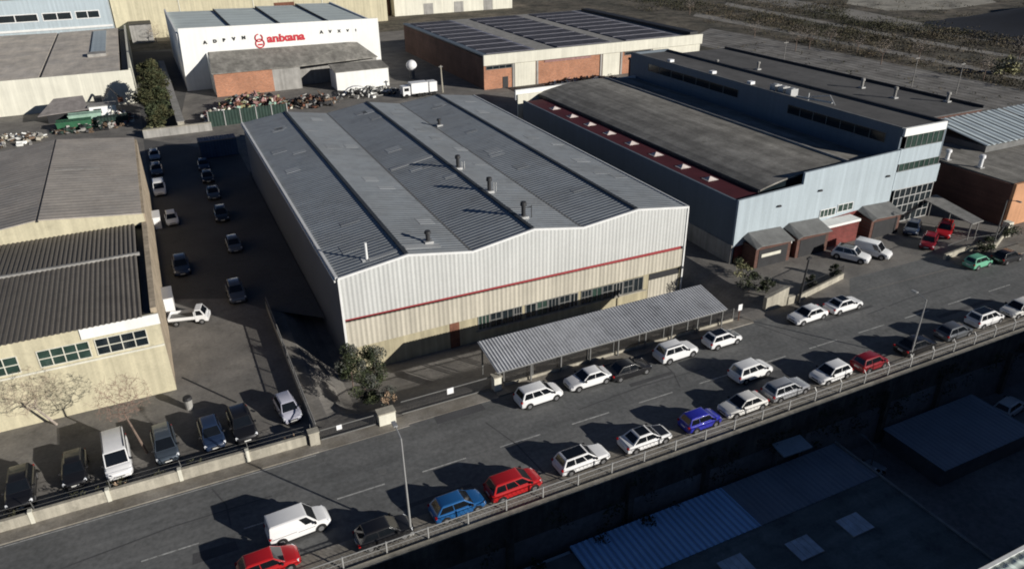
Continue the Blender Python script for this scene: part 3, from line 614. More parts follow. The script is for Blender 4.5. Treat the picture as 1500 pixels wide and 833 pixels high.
MB().box(112.42, 112.98, 3.1, 12.6, 7.0, 7.2).build('box_gutter', 'iron_dark', J_)
cn = thing('canopy', 'narrow grey sheet canopy along the brown brick wall behind the red cars', 'canopy', (81, -4, 0))
MB().slab([(78.6, -8.6, 2.5), (80.4, -8.8, 2.7), (83.2, .2, 2.8), (80.6, .2, 2.6)], .12).build('sheet', 'concrete_grey', cn)
for x, y in ((79, -8.2), (80.1, -8.4), (80.8, -4), (82, -.2)): MB().box(x-.06, x+.06, y-.06, y+.06, 0, 2.45).build('post', 'iron_grey', cn)

# ------------------------------------------------------------------ below the road
rw = thing('retaining_wall', 'dark retaining wall with buttresses and a pale coping below the road fence', 'wall', (30, -26, -7))
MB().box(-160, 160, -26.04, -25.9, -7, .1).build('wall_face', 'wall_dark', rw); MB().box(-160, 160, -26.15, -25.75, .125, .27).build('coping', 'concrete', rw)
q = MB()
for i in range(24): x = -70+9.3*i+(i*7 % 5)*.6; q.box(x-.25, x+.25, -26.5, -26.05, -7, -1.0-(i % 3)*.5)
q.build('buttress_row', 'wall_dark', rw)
E_ = thing('low_hall', 'dark roofed hall with a bright blue roof strip in the shade below the road', 'hall', (20, -38, -7))
MB().box(-2, 36.8, -48.6, -27.6, -7, -4.2).build('wall', 'iron_grey', E_)
def ribbed(mb, x0, x1, y0, y1, z0, z1, n, amp):
    for i in range(n):
        xa, xb = x0+(x1-x0)*i/n, x0+(x1-x0)*(i+1)/n; a, b = (amp, 0) if i % 2 else (0, amp)
        mb.slab([(xa, y0, z0+a), (xb, y0, z0+b), (xb, y1, z1+b), (xa, y1, z1+a)], .05)
q = MB(); ribbed(q, 9.6, 24.1, -31.9, -27.1, -4, -4.05, 90, .06); q.build('blue_roof', 'blue_sheet', E_)
q = MB(); ribbed(q, 24.15, 36.9, -31.9, -27.1, -4, -4.05, 60, .05); q.build('blue_roof', 'blue_sheet_old', E_)
MB().slab([(-2.2, -48.7, -4.05), (37, -48.7, -4.05), (37, -31.95, -4.0), (-2.2, -31.95, -4.0)], .1).build('roof', 'low_roof', E_)
MB().box(36.85, 37.05, -48.7, -27.1, -4.0, -3.85).build('edge_trim', 'concrete_grey', E_)
for x, y in (G(1178, 802, -4), G(1252, 768, -4), G(1079, 830, -4)): q = MB(); q.box(x-1.15, x+1.15, y-.95, y+.95, -4.0, -3.94); fo = q.build('skylight', 'concrete_grey', E_); q = MB(); [q.box(x-1.1+.56*c_, x-.58+.56*c_, y-.9, y+.9, -3.96, -3.92) for c_ in range(4)]; q.build('panes', 'low_skylight', fo)
MB().box(1.5, 9.5, -27.5, -27.25, -4.6, -4.3).build('gutter', 'bluegrey_clad', E_)
SH = thing('shelter', 'small pale flat roofed shelter squeezed between retaining wall and dark low hall', 'shelter', (31.5, -27, -7))
MB().slab([(29.9, -27.9, -2.35), (33.0, -28.0, -2.35), (33.2, -26.3, -2.3), (30.1, -26.2, -2.3)], .12).build('roof', 'bluegrey_clad', SH)
for x_, y_ in ((30.2, -26.9), (32.9, -26.9), (30.3, -26.4), (33, -26.4)): MB().box(x_-.05, x_+.05, y_-.05, y_+.05, -7, -2.45).build('post', 'iron_grey', SH)
E2 = thing('low_shed', 'shaded slate blue flat roofed shed at the lower right below the road', 'shed', (50, -29, -7))
MB().box(43.9, 56, -33.2, -26.9, -7, -5.1).build('wall', 'iron_grey', E2); q = MB(); ribbed(q, 43.7, 56.2, -33.3, -26.8, -5.05, -5.0, 30, .03); q.build('roof', 'blue_sheet_old', E2)
CA = thing('foreground_warehouse', 'tall warehouse with pale green corrugated roof, only its corner showing at bottom right', 'warehouse', (60, -70, -7))
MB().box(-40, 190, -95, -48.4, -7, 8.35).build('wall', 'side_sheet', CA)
q = MB(); ribbed(q, -40.2, 190.2, -95, -48.2, 8.42, 8.44, 700, .06); q.build('roof', 'green_corrugated', CA)
q = MB(); q.box(-40.2, 190.2, -48.3, -48.1, 8.15, 8.55); q.build('eaves_gutter', 'white_trim', CA)
# ------------------------------------------------------------------ vehicles
PROTO = {}
def soften(me):
    import bmesh
    bm = bmesh.new(); bm.from_mesh(me); bmesh.ops.recalc_face_normals(bm, faces=bm.faces)
    es = [e for e in bm.edges if len(e.link_faces) == 2 and e.calc_face_angle(0) > R(24) and e.link_faces[0].material_index == 0 and e.link_faces[1].material_index == 0]
    bmesh.ops.bevel(bm, geom=es, offset=.055, segments=3, profile=.6, affect='EDGES', clamp_overlap=True)
    bm.to_mesh(me); bm.free(); me.polygons.foreach_set('use_smooth', [True]*len(me.polygons)); me.set_sharp_from_angle(angle=R(42)); me.update()
def lerp(a, b, t): return tuple(x+(y-x)*t for x, y in zip(a, b))
def pane(mb, q, u0, u1, v0, v1, off, m=0):
    """rectangle on the quad q (corners bl, br, tr, tl), lifted off its face"""
    P = lambda u, v: lerp(lerp(q[0], q[1], u), lerp(q[3], q[2], u), v)
    p = [Vector(P(u, v)) for u, v in ((u0, v0), (u1, v0), (u1, v1), (u0, v1))]
    n = (p[1]-p[0]).cross(p[3]-p[0]).normalized()*off
    mb.hexa([x-n for x in p], [x+n for x in p], m)
SPEC = dict(
    hatch=dict(L=4.05, W=.88, belt=.92, H=1.47, xr=(-1.88, -1.42), xf=(1.02, .30), split=(.47,)),
    city=dict(L=3.65, W=.84, belt=.93, H=1.5, xr=(-1.70, -1.42), xf=(1.02, .38), split=(.40,)),
    mpv=dict(L=4.3, W=.9, belt=.98, H=1.62, xr=(-2.02, -1.72), xf=(1.3, .45), split=(.34, .66)),
    saloon=dict(L=4.5, W=.89, belt=.90, H=1.43, xr=(-1.72, -1.05), xf=(1.02, .25), split=(.5,)),
    estate=dict(L=4.55, W=.9, belt=.92, H=1.5, xr=(-2.12, -1.80), xf=(1.0, .25), split=(.36, .7), rails=1),
    suv=dict(L=4.4, W=.93, belt=1.02, H=1.66, xr=(-2.0, -1.65), xf=(1.0, .35), split=(.4, .78), rails=1),
    van=dict(L=4.35, W=.91, belt=1.02, H=1.84, xr=(-2.1, -2.02), xf=(1.25, .55), split=(.74,), panel=1),
    minibus=dict(L=4.9, W=.96, belt=1.10, H=1.98, xr=(-2.38, -2.28), xf=(1.65, .95), split=(.36, .68), rails=1))
def make_car(kind):
    s = SPEC[kind]; L2 = s['L']/2; W_ = s['W']; bz = s['belt']; H = s['H']; (xrb, xrt), (xfb, xft) = s['xr'], s['xf']
    root = thing('parked_car' if kind not in ('van', 'minibus') else 'parked_van', '', 'car')
    b = MB()
    st_ = [(-L2, .34, .52, .62, .70*W_/.88, .60), (-L2+.06, .24, .58, bz-.12, .80*W_/.88, .70), (-L2+.22, .21, .6, bz-.01, W_*.96, W_-.11), (-L2+.8, .2, .62, bz+.01, W_, W_-.09), (0, .2, .62, bz, W_, W_-.08), (xfb-.05, .2, .6, bz-.01, W_, W_-.10),
           (xfb+.35, .2, .58, bz-.06, W_*.985, W_-.16), (L2-.3, .21, .54, bz-.15, W_*.93, W_-.22), (L2-.07, .24, .5, bz-.26, W_*.82, W_-.32), (L2, .34, .46, bz-.40, W_*.7, W_-.4)]
    n = 10; fs = []; vs = []
    for x, zl, zm, zt, wm, wt in st_:
        half = [(wm*.86, zl), (wm, zl+.14), (wm*1.005, zm), (wm*.985, zt-.07), (wt, zt)]
        vs += [(x, -y, z) for y, z in half]+[(x, y, z) for y, z in half[::-1]]
    # gentle crown on the upper surface
    for i in range(len(st_)-1):
        for j in range(n): fs.append([i*n+j, (i+1)*n+j, (i+1)*n+(j+1) % n, i*n+(j+1) % n])
    fs.append(list(range(n))); fs.append([(len(st_)-1)*n+j for j in range(n)][::-1]); b.add(vs, fs)
    wb = W_-.10; wt = W_-.27 if kind not in ('van', 'minibus') else W_-.15; zt = H-.05
    lo = [(xrb, -wb, bz-.03), (xfb, -wb, bz-.03), (xfb, wb, bz-.03), (xrb, wb, bz-.03)]; hi = [(xrt, -wt, zt), (xft, -wt, zt), (xft, wt, zt), (xrt, wt, zt)]
    b.hexa(lo, hi); ins = .12
    b.hexa(hi, [(xrt+ins, -wt+.1, H), (xft-ins, -wt+.1, H), (xft-ins, wt-.1, H), (xrt+ins, wt-.1, H)])
    ax_f, ax_r = L2-.82, -L2+.78; rw_ = .315 if kind in ('hatch', 'saloon', 'estate', 'city', 'mpv') else .345
    for sx in (ax_f, ax_r):
        for sy in (-1, 1):
            t = [math.pi*i/8 for i in range(9)]; y0, y1 = sy*(W_-.10), sy*(W_+.012)
            a = [(sx+(rw_+.065)*math.cos(q), rw_+(rw_+.065)*math.sin(q)) for q in t]+[(sx-rw_-.065, .2), (sx+rw_+.065, .2)]
            b.hexa([(x, y0, z) for x, z in a], [(x, y1, z) for x, z in a], 1)
    b.box(ax_r+.42, ax_f-.42, -W_*1.0, W_*1.0, .17, .27, 1); b.box(-L2+.02, -L2+.2, -W_*.8, W_*.8, .2, .36, 1); b.box(L2-.2, L2+.012, -W_*.62, W_*.62, .22, .38, 1)
    b.box(L2-.14, L2+.005, -.36, .36, .50, .58, 1)
    if s.get('rails'):
        for sy in (-1, 1): b.bar((xrt+.15, sy*(wt-.07), H+.04), (xft-.2, sy*(wt-.07), H+.04), .025, 1)
    body = b.build('body', ['paint_white', 'car_trim'], root); soften(body.data); body.material_slots[0].link = 'OBJECT'; body.material_slots[0].material = MATS['paint_white']
    wsq = [lo[1], lo[2], hi[2], hi[1]]; rq = [lo[3], lo[0], hi[0], hi[3]]
    m_ = MB(); pane(m_, wsq, .05, .95, .06, .95, .012); m_.build('windscreen', 'car_glass', root)
    m_ = MB(); pane(m_, rq, .10, .90, .18 if kind != 'van' else .35, .9, .012)
    if kind != 'van': m_.build('rear_window', 'car_glass', root)
    for sy, q in ((-1, [lo[0], lo[1], hi[1], hi[0]]), (1, [lo[2], lo[3], hi[3], hi[2]])):
        m_ = MB(); cuts = [.05]+list(s['split'])+[.95]
        for i in range(len(cuts)-1):
            if s.get('panel') and i == 0: continue
            u0, u1 = cuts[i]+(.012 if i else 0), cuts[i+1]-(.012 if i < len(cuts)-2 else 0)
            if sy > 0: u0, u1 = 1-u1, 1-u0
            pane(m_, q, u0, u1, .12, .9, .012)
        m_.build('side_window', 'car_glass', root)
    for sx in (ax_f, ax_r):
        for sy in (-1, 1):
            wv = MB(); N_w = 16; t = [2*math.pi*i/N_w for i in range(N_w)]; y0, y1 = sy*(W_-.17), sy*(W_+.022)
            wv.hexa([(sx+rw_*math.cos(q), y0, rw_+rw_*math.sin(q)) for q in t], [(sx+rw_*math.cos(q), y1, rw_+rw_*math.sin(q)) for q in t]); wo = wv.build('wheel', 'tyre', root)
            rm = MB(); r2 = rw_*.62
            rm.hexa([(sx+r2*math.cos(q), y1-sy*.02, rw_+r2*math.sin(q)) for q in t], [(sx+r2*.9*math.cos(q), y1+sy*.008, rw_+r2*.9*math.sin(q)) for q in t]); rm.build('rim', 'rim', wo)
    for sy in (-1, 1):
        MB().hexa([(L2-.34, sy*(W_-.31), bz-.33), (L2-.03, sy*(W_-.33), bz-.40), (L2-.2, sy*(W_-.055), bz-.38)], [(L2-.36, sy*(W_-.27), bz-.16), (L2-.06, sy*(W_-.36), bz-.27), (L2-.27, sy*(W_-.05), bz-.19)]).build('headlight', 'lamp_clear', root)
        MB().box(-L2-.003, -L2+.14, sy*(W_-.24) if sy > 0 else -W_+.06, sy*(W_-.06) if sy > 0 else -W_+.24, bz-.2, bz-.06).build('taillight', 'lamp_red', root)
        mr_ = MB(); mr_.box(xfb-.32, xfb-.16, min(sy*(W_-.02), sy*(W_+.15)), max(sy*(W_-.02), sy*(W_+.15)), bz+.02, bz+.15); mr_.build('side_mirror', 'car_trim', root)
    MB().box(L2-.03, L2+.018, -.26, .26, .4, .5).build('number_plate', 'plate', root); MB().box(-L2-.018, -L2+.05, -.26, .26, .58, .69).build('number_plate', 'plate', root)
    if kind == 'van':
        q = MB(); q.box(xrb+.03, xrb+.05, -.02, .02, .5, 1.7); q.bar((-.2, -W_-.004, .75), (1.0, -W_-.004, .75), .012); q.bar((-2, -W_-.004, .86), (-.3, -W_-.004, .86), .012); q.build('door_seams', 'car_trim', root)
    return root
def panel_top(root, kind, name, m):
    s = SPEC[kind]; H = s['H']; wt = s['W']-.27; b = MB()
    if name == 'roof_panel': b.box(s['xr'][1]+.16, s['xf'][1]-.14, -wt+.13, wt-.13, H-.02, H+.012)
    else:
        L2 = s['L']/2; x0 = s['xf'][0]+.08; bz = s['belt']; w_ = s['W']
        b.hexa([(x0, -w_+.2, bz-.1), (L2-.3, -w_+.3, bz-.2), (L2-.3, w_-.3, bz-.2), (x0, w_-.2, bz-.1)], [(x0, -w_+.2, bz+.012), (L2-.28, -w_+.3, bz-.13), (L2-.28, w_-.3, bz-.13), (x0, w_-.2, bz+.012)])
    return b.build(name, m, root)
PLACED = []
def car(kind, paint, px, py, head, label, group, cat='car', top=None, z0=0.008, zz=.7, y=None, xy=None):
    if kind not in PROTO: PROTO[kind] = make_car(kind)
    PLACED.append((kind, paint, xy or G(px, py, z0+zz), head, label, group, cat, top, z0, y))
def place_all():
    first = set()
    for kind, paint, (x, y), head, label, group, cat, top, z0, yy in PLACED:
        if kind in first: o = copy_tree(MASTER[kind])
        else:
            first.add(kind); o = PROTO[kind]; MASTER[kind] = copy_tree(o)
        o.location = (x, yy if yy is not None else y, z0); o.rotation_euler.z = R(head)
        o['label'] = label; o['category'] = cat; o['group'] = group
        for ch in o.children:
            if ch.name.split('.')[0] == 'body': ch.material_slots[0].material = MATS['paint_'+paint]
        if top:
            ORI[o] = Vector((0, 0, 0))
            for nm in top: panel_top(o, kind, nm, 'car_glass' if nm == 'roof_panel' else 'paint_black')
    for k_, m_ in MASTER.items():
        for ch in list(m_.children_recursive): bpy.data.objects.remove(ch)
        bpy.data.objects.remove(m_)
MASTER = {}
NEAR = 'cars parked along the road fence'; FAR = 'cars parked along the far kerb'; YARD = 'vehicles in the yard of the cream factory'; ALLEY = 'vehicles parked in the shaded alley'; WORKS = 'vehicles in front of the blue grey factory'; LOW = 'vehicles in the low yard below the road'
SP = 'pavement'
# near side, left to right
car('hatch', 'red', 393, 822, 2, 'red hatchback cut off by the bottom edge, below the white panel van', NEAR)
car('van', 'white', 436, 763, 4, 'white panel van with plain sides beside the black car on the road', NEAR, 'van', zz=.9)
car('hatch', 'black', 562, 776, 2, 'black hatchback between the white panel van and the tall lamp post', NEAR)
car('hatch', 'blue', 670, 737, 2, 'bright blue hatchback parked just right of the left lamp post', NEAR)
car('mpv', 'red', 752, 707, 2, 'bright red hatchback parked between the blue hatchback and the white estate', NEAR)
car('estate', 'white', 852, 669, 2, 'white estate car with dark roof panel right of the bright red hatchback', NEAR, top=['roof_panel'])
car('saloon', 'white', 945, 639, 1, 'dark saloon, sun glare on its sides painted white, left of the royal blue car', NEAR, top=['roof_panel', 'bonnet'])  # white body puts sun glare on a dark car into the paint
car('city', 'royal', 1026, 613, 1, 'deep royal blue hatchback between the glare-painted saloon and an off-white saloon', NEAR)
car('saloon', 'offwhite', 1088, 590, 181, 'off-white saloon facing left beside the royal blue hatchback', NEAR)
car('estate', 'silver', 1152, 567, 1, 'silver estate car behind the double parked white car', NEAR)
car('mpv', 'white', 1100, 541, 3, 'white hatchback double parked in the road left of the silver estate', NEAR)
car('hatch', 'white', 1217, 544, 182, 'white hatchback facing left beside the dark red car', NEAR)
car('city', 'darkred', 1275, 528, 1, 'dark red hatchback parked left of the right hand lamp post', NEAR)
car('saloon', 'black', 1342, 503, 1, 'black saloon parked right of the right hand lamp post', NEAR)
car('hatch', 'grey', 1398, 483, 1, 'dark grey hatchback between the black saloon and the white car with roof windows', NEAR)
car('mpv', 'white', 1443, 464, 1, 'white hatchback with dark roof panel near the right edge of the road', NEAR, top=['roof_panel'])
car('hatch', 'offwhite', 1492, 450, 181, 'off-white hatchback cut by the right edge of the photo beside the fence', NEAR)
# far kerb
car('mpv', 'white', 789, 576, 2, 'white hatchback nearest the whitewashed gate pillar on the far kerb', FAR)
car('saloon', 'white', 861, 552, 181, 'white saloon facing left behind the black saloon on the far kerb', FAR)
car('saloon', 'black', 921, 538, 1, 'low black saloon under the canopy front between two white cars', FAR)
car('suv', 'white', 990, 513, 2, 'tall white off-road car parked in front of the canopy', FAR)
car('hatch', 'white', 1058, 494, 1, 'white car with black roof and bonnet at the canopy end', FAR, top=['roof_panel', 'bonnet'])
car('saloon', 'white', 1183, 459, 182, 'white saloon with grey bonnet facing left below the concrete wall block', FAR)
car('saloon', 'white', 1236, 444, 1, 'white saloon with dark roof panel beside the low wall right of the wall block', FAR, top=['roof_panel'])
car('city', 'green', 1433, 382, 1, 'mint green hatchback under the hedge on the right', FAR)
car('hatch', 'black', 1476, 374, 1, 'black hatchback behind the mint green car at the right edge', FAR)
# lower left yard
car('suv', 'black', 30, 713, -88, 'black off-road car at the left edge behind the cream wall', YARD)
car('hatch', 'black', 109, 684, -88, 'black hatchback with pale bonnet edge left of the white minibus', YARD)
car('minibus', 'white', 170, 664, -86, 'white minibus with ribbed roof parked nose to the cream wall', YARD, 'van', zz=1.0)
car('mpv', 'slate', 241, 649, -86, 'slate grey hatchback beside the bare tree behind the cream wall', YARD)
car('hatch', 'navy', 309, 632, -86, 'navy blue hatchback between the slate hatchback and a black car', YARD)
car('suv', 'black', 354, 620, -86, 'black off-road car standing in the shade right of the navy hatchback', YARD)
car('city', 'purplegrey', 421, 596, -84, 'pale lilac grey hatchback next to the dividing fence', YARD)
# alley
car('city', 'white', 251, 319, -88, 'small white hatchback lit by the sun halfway up the alley', ALLEY)
car('van', 'white', 233, 274, -90, 'white box-backed van against the factory side wall in the alley', ALLEY, 'van', zz=.9)
car('estate', 'grey', 229, 247, -90, 'grey estate car at the far end of the row beside the factory wall', ALLEY)
car('hatch', 'silver', 226, 226, -90, 'silver hatchback farthest back along the factory side wall', ALLEY)
car('suv', 'navy', 265, 388, -90, 'dark blue off-road car alone in shade left side of the alley', ALLEY)
car('suv', 'grey', 345, 425, -90, 'dark grey off-road car nearest the road in the shaded alley', ALLEY, zz=.8)
car('hatch', 'grey', 342, 356, -90, 'grey hatchback in deep shade halfway down the lane beside the warehouse', ALLEY)
car('estate', 'black', 324, 312, -92, 'black estate in deep shade beyond the grey hatchback', ALLEY)
car('saloon', 'slate', 312, 281, -92, 'slate saloon in the shade halfway along the warehouse', ALLEY)
car('hatch', 'black', 304, 258, -92, 'black hatchback in the shade near the alley end', ALLEY)
car('hatch', 'navy', 298, 240, -92, 'navy hatchback last in the shaded row before the blue container', ALLEY)
# right works
car('suv', 'white', 1247, 372, -62, 'white off-road car with dark rear parked by the brick bay', WORKS, top=['roof_panel'])
car('van', 'white', 1279, 364, -66, 'white panel van beside the brick bay of the blue grey factory', WORKS, 'van', zz=.9)
car('hatch', 'darkred', 1361, 352, -150, 'dark red hatchback in shade in front of the glass entrance', WORKS)
car('suv', 'red', 1384, 336, -150, 'red off-road car in shade under the narrow grey canopy', WORKS)
car('hatch', 'navy', 1337, 332, -150, 'navy hatchback in shade at the foot of the glass entrance', WORKS)
car('hatch', 'silver', 1271, 691, 12, 'pale hatchback in deep shade beside the dark low hall', LOW, z0=-6.99)
car('hatch', 'offwhite', 1479, 594, 8, 'whitish hatchback in shade at the right edge below the road', LOW, z0=-6.99)
place_all()
# flatbed truck and box in the alley mouth
tr = thing('flatbed_truck', 'white flatbed truck with open grey load bed against the cream factory wall', 'truck', (0, 0, 0)); tr['group'] = ALLEY
b = MB(); b.box(.75, 2.0, -.92, .92, .45, 1.15); b.hexa([(.78, -.9, 1.15), (1.95, -.9, 1.15), (1.95, .9, 1.15), (.78, .9, 1.15)], [(.82, -.8, 1.95), (1.45, -.8, 1.95), (1.45, .8, 1.95), (.82, .8, 1.95)]); b.box(1.95, 2.2, -.88, .88, .4, .95)
b.build('cab', 'paint_white', tr, smooth=30)
q = MB(); pane(q, [(1.95, -.9, 1.15), (1.95, .9, 1.15), (1.45, .8, 1.95), (1.45, -.8, 1.95)], .06, .94, .08, .92, .012); q.build('windscreen', 'car_glass', tr)
for sy in (-1, 1):
    q = MB(); pane(q, [(.78, sy*.9, 1.15), (1.95, sy*.9, 1.15), (1.45, sy*.8, 1.95), (.82, sy*.8, 1.95)], .1, .85, .1, .85, .012); q.build('side_window', 'car_glass', tr)
b = MB(); b.box(-2.3, .7, -.95, .95, .72, .82); b.build('load_bed', 'iron_grey', tr)
b = MB(); b.box(-2.3, .7, -.98, -.93, .82, 1.2); b.box(-2.3, .7, .93, .98, .82, 1.2); b.box(-2.34, -2.3, -.95, .95, .82, 1.2); b.box(.66, .72, -.95, .95, .82, 1.75); b.build('bed_sides', 'paint_white', tr)
b = MB(); b.box(-2.2, 1.9, -.4, .4, .4, .6); b.build('chassis', 'iron_dark', tr)
for sx in (1.45, -1.5):
    for sy in (-1, 1):
        t = [2*math.pi*i/14 for i in range(14)]; wv = MB(); wv.hexa([(sx+.36*math.cos(a), sy*.7, .36+.36*math.sin(a)) for a in t], [(sx+.36*math.cos(a), sy*.95, .36+.36*math.sin(a)) for a in t]); wo = wv.build('wheel', 'tyre', tr)
        rm = MB(); rm.hexa([(sx+.2*math.cos(a), sy*.94, .36+.2*math.sin(a)) for a in t], [(sx+.18*math.cos(a), sy*.965, .36+.18*math.sin(a)) for a in t]); rm.build('rim', 'rim', wo)
for sy in (-1, 1): MB().box(2.18, 2.22, sy*.7-.15, sy*.7+.15, .7, .85).build('headlight', 'lamp_clear', tr)
tr.location = (-13.2, 14.7, .008); tr.rotation_euler.z = R(-14); tr.scale = (.88, .88, .88)
bx = thing('storage_box', 'tall plain white metal cabinet against the factory wall behind the flatbed truck', 'cabinet', (-14.9, 18.5, 0))
MB().box(-15.45, -14.5, 16.7, 19.6, .1, 2.3).build('carcass', 'paint_white', bx); MB().box(-15.5, -14.44, 16.65, 19.65, 2.3, 2.38).build('lid', 'paint_silver', bx)
bx = thing('storage_box', 'plain white tank box beside the small sunlit hatchback in the alley', 'cabinet', (-15, 45.5, 0))
MB().box(-15.45, -14.55, 44, 47, .1, 1.7).build('carcass', 'paint_white', bx); MB().box(-15.5, -14.5, 43.95, 47.05, 1.7, 1.78).build('lid', 'paint_white', bx)

# ------------------------------------------------------------------ street furniture, walls, fences
def lamp(x, y, h_, label, arm=(0, 1), m='galvanised', z=0.12, lean=0):
    o = thing('street_lamp', label, 'street lamp', (x, y, z), 'street lamps')
    q = MB(); q.bar((x, y, z), (x+lean, y, z+h_), .085, 0, 8, .05); q.box(x-.16, x+.16, y-.16, y+.16, z, z+.3); q.build('pole', m, o)
    q = MB(); q.bar((x+lean, y, z+h_), (x+lean+arm[0]*1.1, y+arm[1]*1.1, z+h_+.25), .04, 0, 6); q.build('arm', m, o)
    q = MB(); cx_, cy_ = x+lean+arm[0]*1.35, y+arm[1]*1.35; q.box(cx_-.14, cx_+.14, cy_-.3, cy_+.3, z+h_+.2, z+h_+.32); q.build('lamp_head', m, o)
lamp(-1.85, -24.6, 8.4, 'tall slender grey lamp post between the black and the bright blue car', (0, 1), lean=-.05)
lamp(48.7, -24.3, 6.2, 'grey lamp post between the dark red and the black car', (0, 1), lean=.15)
lamp(79.0, -11.6, 6.5, 'lamp post beside the hedge wall right of the glass entrance', (0, -1), 'iron_grey', lean=.1)
lamp(39.2, -29.5, 3.4, 'short lamp post in the shaded low yard beside the dark hall', (0, 1), 'iron_grey', z=-7)
pl = thing('utility_pole', 'thin black pole standing by the wall block in front of the blue grey factory', 'pole', (47.2, -11.3, 0))
q = MB(); q.bar((47.2, -11.3, 0), (47.6, -11.3, 5.6), .13, 0, 8, .09); q.build('shaft', 'iron_dark', pl); MB().box(47.3, 47.9, -11.4, -11.2, 5.3, 5.5).build('bracket', 'iron_dark', pl)
rf_ = thing('road_fence', 'long wire mesh fence with pale posts along the near edge of the road', 'fence', (30, -25.55, .12))
q = MB()
for i in range(430):
    x = -46+.36*i; q.bar((x, -25.55, .3), (x+.5, -25.55, 1.12), .012, 0, 3); q.bar((x+.5, -25.55, .3), (x, -25.55, 1.12), .012, 0, 3)
q.build('mesh', 'iron_grey', rf_)
q = MB(); q.box(-46, 110, -25.575, -25.525, 1.1, 1.15); q.box(-46, 110, -25.565, -25.535, .64, .67); q.build('rails', 'galvanised', rf_)
for i in range(52):
    x = -45.9+3.0*i; q = MB(); q.box(x-.045, x+.045, -25.6, -25.51, .12, 1.22); q.bar((x, -25.55, 1.2), (x, -25.3, 1.5), .03, 0, 4) if i > 26 else None; q.build('post', 'galvanised', rf_)
cw = thing('garden_wall', 'long weathered cream concrete wall between the parking yard and the pavement', 'wall', (-25, -11.4, 0))
q = MB()
for i in range(12):
    x0 = -66+5.0*i; x1 = min(x0+4.97, -6.35); h_ = (1.08, 1.02, 1.12, 1.0)[i % 4]+.04*(i == 9); q.box(x0, x1, -11.5-.01*(i % 2), -11.22, 0, h_)
q.build('panels', 'concrete', cw)
for i in range(12): x = -66+5.0*i; MB().box(x-.14, x+.14, -11.56, -11.16, 0, 1.18).build('pier', 'cream_light', cw)
cf = thing('wire_fence', 'low sagging wire fence with dry climbers on top of the cream wall', 'fence', (-25, -11.1, 1))
q = MB()
for i in range(13): x = -65.5+4.97*i; q.bar((x, -11.1, .9), (x+rnd.uniform(-.1, .1), -11.1, 1.75), .03, 0, 4)
for z in (1.25, 1.65): q.bar((-65.5, -11.1, z), (-6.4, -11.1, z), .012, 0, 3)
q.build('wires', 'iron_grey', cf)
def leaves(mb, c, rx, ry, rz, n, s0, s1, m=0, rg=rnd):
    for _ in range(n):
        while 1:
            a, b, c_ = rg.uniform(-1, 1), rg.uniform(-1, 1), rg.uniform(-1, 1)
            if a*a+b*b+c_*c_ < 1: break
        p = Vector((c[0]+a*rx, c[1]+b*ry, c[2]+c_*rz)); s = rg.uniform(s0, s1)
        u = Vector((rg.gauss(0, 1), rg.gauss(0, 1), rg.gauss(0, 1))).normalized(); v = u.orthogonal().normalized(); v.rotate(__import__('mathutils').Quaternion(u, rg.uniform(0, 6)))
        t = u.cross(v); mb.add([p-v*s, p+t*s*.45, p+v*s, p-t*s*.45], [[0, 1, 2, 3]], m)
q = MB()
for i in range(90):
    x = -64+57*i/90+rnd.uniform(-.4, .4)
    if rnd.random() < .75: leaves(q, (x, -10.95, rnd.uniform(.4, 1.2)), .55, .3, .35, 22, .06, .16, rnd.choice([0, 1, 1]))
q.build('climbers', ['leaf_dry', 'scrub_dark'], cf)['kind'] = 'stuff'
df = thing('dividing_fence', 'dark mesh fence running back between parking yard and the warehouse', 'fence', (-5.3, -1, 0))
q = MB(); q.box(-5.48, -5.3, -10.9, 14, 0, .9); q.build('low_wall', 'concrete_grey', df)
q = MB()
for i in range(170): y = -10.8+.146*i; q.box(-5.4, -5.375, y-.012, y+.012, .35, 1.5)
q.build('bars', 'iron_dark', df); q = MB(); q.box(-5.42, -5.35, -10.9, 14, 1.47, 1.54); q.build('top_rail', 'concrete_grey', df)
for i in range(9): y = -10.7+3.05*i; MB().box(-5.45, -5.35, y-.05, y+.05, .35, 1.6).build('post', 'iron_grey', df)
bn = thing('litter_bin', 'pale litter bin with a black lid standing alone by the factory corner', 'bin', (-14.3, -2.6, 0))
x, y = G(278, 598); ORI[bn] = Vector((x, y, 0)); bn.location = (x, y, 0)
MB().cyl(x, y, 0, 1.0, .30, 12, 0, .36).build('drum', 'concrete_grey', bn); MB().cyl(x, y, 1.0, 1.25, .42, 12, 0, .34).build('lid', 'iron_dark', bn)
wb_ = thing('wall_block', 'pale streaked concrete wall block on the corner above the white saloon', 'wall', (44.5, -10.5, 0))
MB().wall([(42.9, 0), (42.9, 1.5), (45.9, 2.2), (45.9, 0)], -10.9, -10.4).build('block', 'concrete', wb_); MB().box(45.95, 47.0, -11.0, -10.5, 0, .95).build('low_block', 'concrete', wb_)
lw = thing('low_wall', 'low pale wall with railing left of the forecourt entrance', 'wall', (52, -9.8, 0))
MB().hexa([(47.6, -10.9, 0), (56.3, -9.1, 0), (56.3, -8.8, 0), (47.6, -10.6, 0)], [(47.6, -10.9, .7), (56.3, -9.1, .7), (56.3, -8.8, .7), (47.6, -10.6, .7)]).build('wall_base', 'concrete', lw)
q = MB()
for i in range(44):
    u = i/43; xx, yy = 47.7+8.5*u, -10.75+1.8*u; q.bar((xx, yy, .7), (xx, yy, 1.7), .02, 0, 3)
q.bar((47.7, -10.75, 1.7), (56.2, -8.95, 1.7), .03); q.build('railing', 'iron_dark', lw)
lw = thing('low_wall', 'low cream wall with wire fence right of the forecourt entrance', 'wall', (77, -11, 0))
